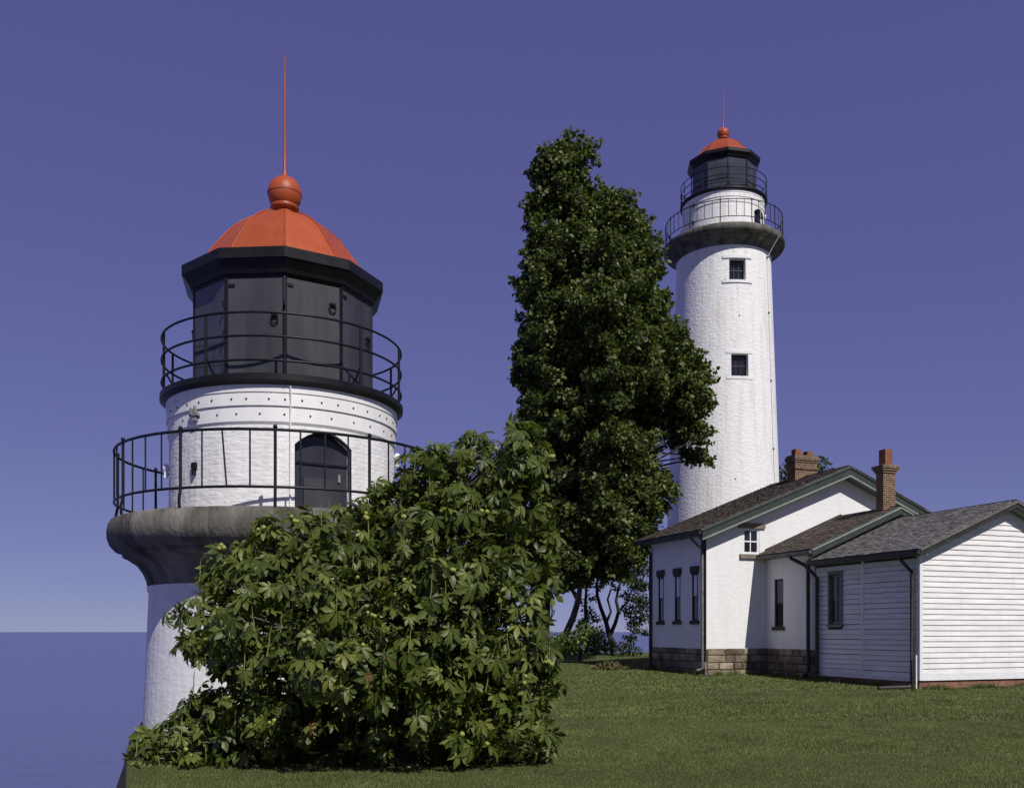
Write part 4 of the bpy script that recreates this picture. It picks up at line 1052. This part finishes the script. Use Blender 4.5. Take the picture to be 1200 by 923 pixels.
for q, i in enumerate(pick):
    o = link('leaf', lm, None, tree)
    m = Matrix((tuple(T[i]) + (0,), tuple(B[i]) + (0,), tuple(N[i]) + (0,), (0, 0, 0, 1))).transposed()
    o.matrix_local = Matrix.Translation(Vector(P[i]) - Vector(ch_base)) @ m @ Matrix.Scale(float(Ls[i]), 4)
# branches
mb = MB(); mb.tube([(-1.55, CY + .3, -.1), (-1.5, CY + .3, .5), (-1.4, CY + .25, 1.2), (-1.25, CY + .2, 2.0), (-1.0, CY + .2, 2.8)], [.20, .16, .14, .10, .05], 10); mb.build('trunk', M['bark_grey'], tree, 60, ch_base)
lb = MB()
tp = [V(-1.5, CY + .3, .5), V(-1.45, CY + .28, .9), V(-1.4, CY + .25, 1.2), V(-1.3, CY + .2, 1.7), V(-1.2, CY + .2, 2.1), V(-1.0, CY + .2, 2.7)]
for c, r in zip(C, RR):
    s_ = min(tp, key=lambda p: (p - Vector(c)).length + max(0, p.z - c[2]) * 2); d = (s_ - Vector(c)).length
    limb_mesh(lb, s_, c, .01 + d * .012, .007, rnd, .10)
lb.build('limbs', M['bark_grey'], tree, 60, ch_base)['kind'] = 'stuff'
# fruits, flower stalks, a few dry leaves on the outer shell
shell = [i for i in pick]; rnd.shuffle(shell)
fm = MB().sphere((0, 0, 0), .03, 8, 6).mesh('fruit', 60)
for i in shell[:34]:
    for q in range(rnd.choice((1, 1, 2, 3))):
        o = link('fruit', fm, M['fruit'], tree); p = P[i] + N[i] * .04 + np.array([rnd.uniform(-.05, .05), -.04, rnd.uniform(-.05, .05)]); o.location = Vector(p) - Vector(ch_base); s_ = rnd.uniform(.6, 1.05); o.scale = (s_, s_, s_)
sm = MB().tube([(0, 0, 0), (.008, 0, .1), (0, .006, .2), (.012, 0, .30)], [.007, .006, .005, .002], 5).mesh('flower_stalk', 60)
for i in shell[46:92]:
    o = link('flower_stalk', sm, M['stalk'], tree); o.location = Vector(P[i]) - Vector(ch_base) + V(0, -.03, 0); o.rotation_euler = (rnd.uniform(-.15, .15), rnd.uniform(-.15, .15), 0); s_ = rnd.uniform(.6, 1.1); o.scale = (s_, s_, s_)
for i in shell[92:96]:
    o = link('dry_leaf', dry, None, tree); o.location = Vector(P[i]) - Vector(ch_base) + V(0, -.06, 0); o.rotation_euler = (0, R(80), rnd.uniform(0, 6)); o.scale = (.13, .13, .13)

# ------------------------------------------------------------------ dry weed pile on the lawn
pc = px(715, 783, 32.8); pz = float(ground_z(pc[0], pc[1]))
k = 420; a = rg.uniform(0, 2 * pi, k); rr_ = np.sqrt(rg.uniform(0, 1, k)) * .62
PP = np.stack([pc[0] + rr_ * np.cos(a) * 1.0, pc[1] + rr_ * np.sin(a) * .8, pz + .02 + rg.uniform(.0, 1, k) * .34 * (1 - rr_ / .66)], 1)
Nn = unit(rg.normal(size=(k, 3)) + np.array([0, 0, .8])); Tt = rg.normal(size=(k, 3)); Tt = unit(Tt - Nn * (Tt * Nn).sum(1)[:, None])
v, f = quad_leaves(PP, Nn, Tt, np.cross(Nn, Tt), .16, rg, .25)
o = link('weed_pile', np_mesh('weed_pile', v - np.array([pc[0], pc[1], pz]), f), M['straw']); o.location = (pc[0], pc[1], pz)
tag(o, 'low pile of dry brown and green weeds lying on the lawn', 'weed pile')

# ------------------------------------------------------------------ grass
def grass():
    out_v = []; cnt = 0
    for (y0, y1, n, hgt, wd) in ((8.4, 11.5, 150000, .028, .0036), (11.5, 16, 140000, .030, .005), (16, 24, 110000, .040, .010), (24, 46.5, 120000, .045, .018)):
        Y = 1 / rg.uniform(1 / y1, 1 / y0, n) if True else 0
        X = rg.uniform(-500, 760, n) / F_PX * Y
        ex = np.interp(Y, [e[0] for e in EDGE], [e[1] for e in EDGE]); keep = X > ex + .05
        # keep clear of buildings and tower bases
        lu = (X - OX) * UX.x + (Y - OY) * UX.y; lv = (X - OX) * VX.x + (Y - OY) * VX.y
        keep &= ~((lu > -.02) & (lv > -.02) & (lv < 6.6)); keep &= ~((lu > -2.27) & (lv > 6.57) & (lv < 10.3))
        keep &= ((X + 3.87) ** 2 + (Y - 15.9) ** 2 > 2.5 ** 2)
        X, Y = X[keep], Y[keep]; k = len(X); Z = ground_z(X, Y) - .004
        patch = .75 + .5 * (.5 + .5 * np.sin(X * 1.7 + np.sin(Y * 1.1) * 2)) * (.5 + .5 * np.sin(Y * 2.3 + X))
        H = hgt * rg.uniform(.5, 1.25, k) * patch; a = rg.uniform(0, 2 * pi, k); W2 = wd * rg.uniform(.6, 1.3, k)
        le = rg.normal(size=(k, 2)) * .55 * H[:, None]
        b0 = np.stack([X - np.cos(a) * W2, Y - np.sin(a) * W2, Z], 1); b1 = np.stack([X + np.cos(a) * W2, Y + np.sin(a) * W2, Z], 1)
        tp = np.stack([X + le[:, 0], Y + le[:, 1], Z + H], 1)
        out_v.append(np.stack([b0, b1, tp], 1).reshape(-1, 3)); cnt += k
    # longer tufts the mower misses along the foundations
    for (u0, v0, u1, v1, n) in ((0, -.0, 6, -.0, 2200), (0, 0, 0, 4.2, 1500), (0, 4.2, 0, 6.6, 900), (-2.25, 6.6, 0, 6.6, 1100), (-2.25, 6.6, -2.25, 10.2, 1300)):
        t = rg.uniform(0, 1, n); off = np.abs(rg.normal(0, .06, n)) + .01; u = u0 + (u1 - u0) * t; v = v0 + (v1 - v0) * t
        if u0 == u1: u = u - off - .06
        else: v = v - off - .06
        X = OX + UX.x * u + VX.x * v; Y = OY + UX.y * u + VX.y * v; Z = ground_z(X, Y) - .004; k = n
        H = rg.uniform(.05, .17, k) * (.45 + .75 * (np.sin(t * 23 + u0) > .1)); a = rg.uniform(0, 2 * pi, k); W2 = .012; le = rg.normal(size=(k, 2)) * .45 * H[:, None]
        out_v.append(np.stack([np.stack([X - np.cos(a) * W2, Y - np.sin(a) * W2, Z], 1), np.stack([X + np.cos(a) * W2, Y + np.sin(a) * W2, Z], 1), np.stack([X + le[:, 0], Y + le[:, 1], Z + H], 1)], 1).reshape(-1, 3)); cnt += k
    return np.vstack(out_v), np.arange(cnt * 3).reshape(-1, 3)
v, f = grass()
tag(link('grass', np_mesh('grass', v, f), M['grass']), 'short mown green grass covering the lawn', 'grass', kind='stuff')
print('tris', sum(sum(len(p.vertices) - 2 for p in o.data.polygons) for o in bpy.data.objects if o.type == 'MESH' and len(o.data.polygons) < 50000))
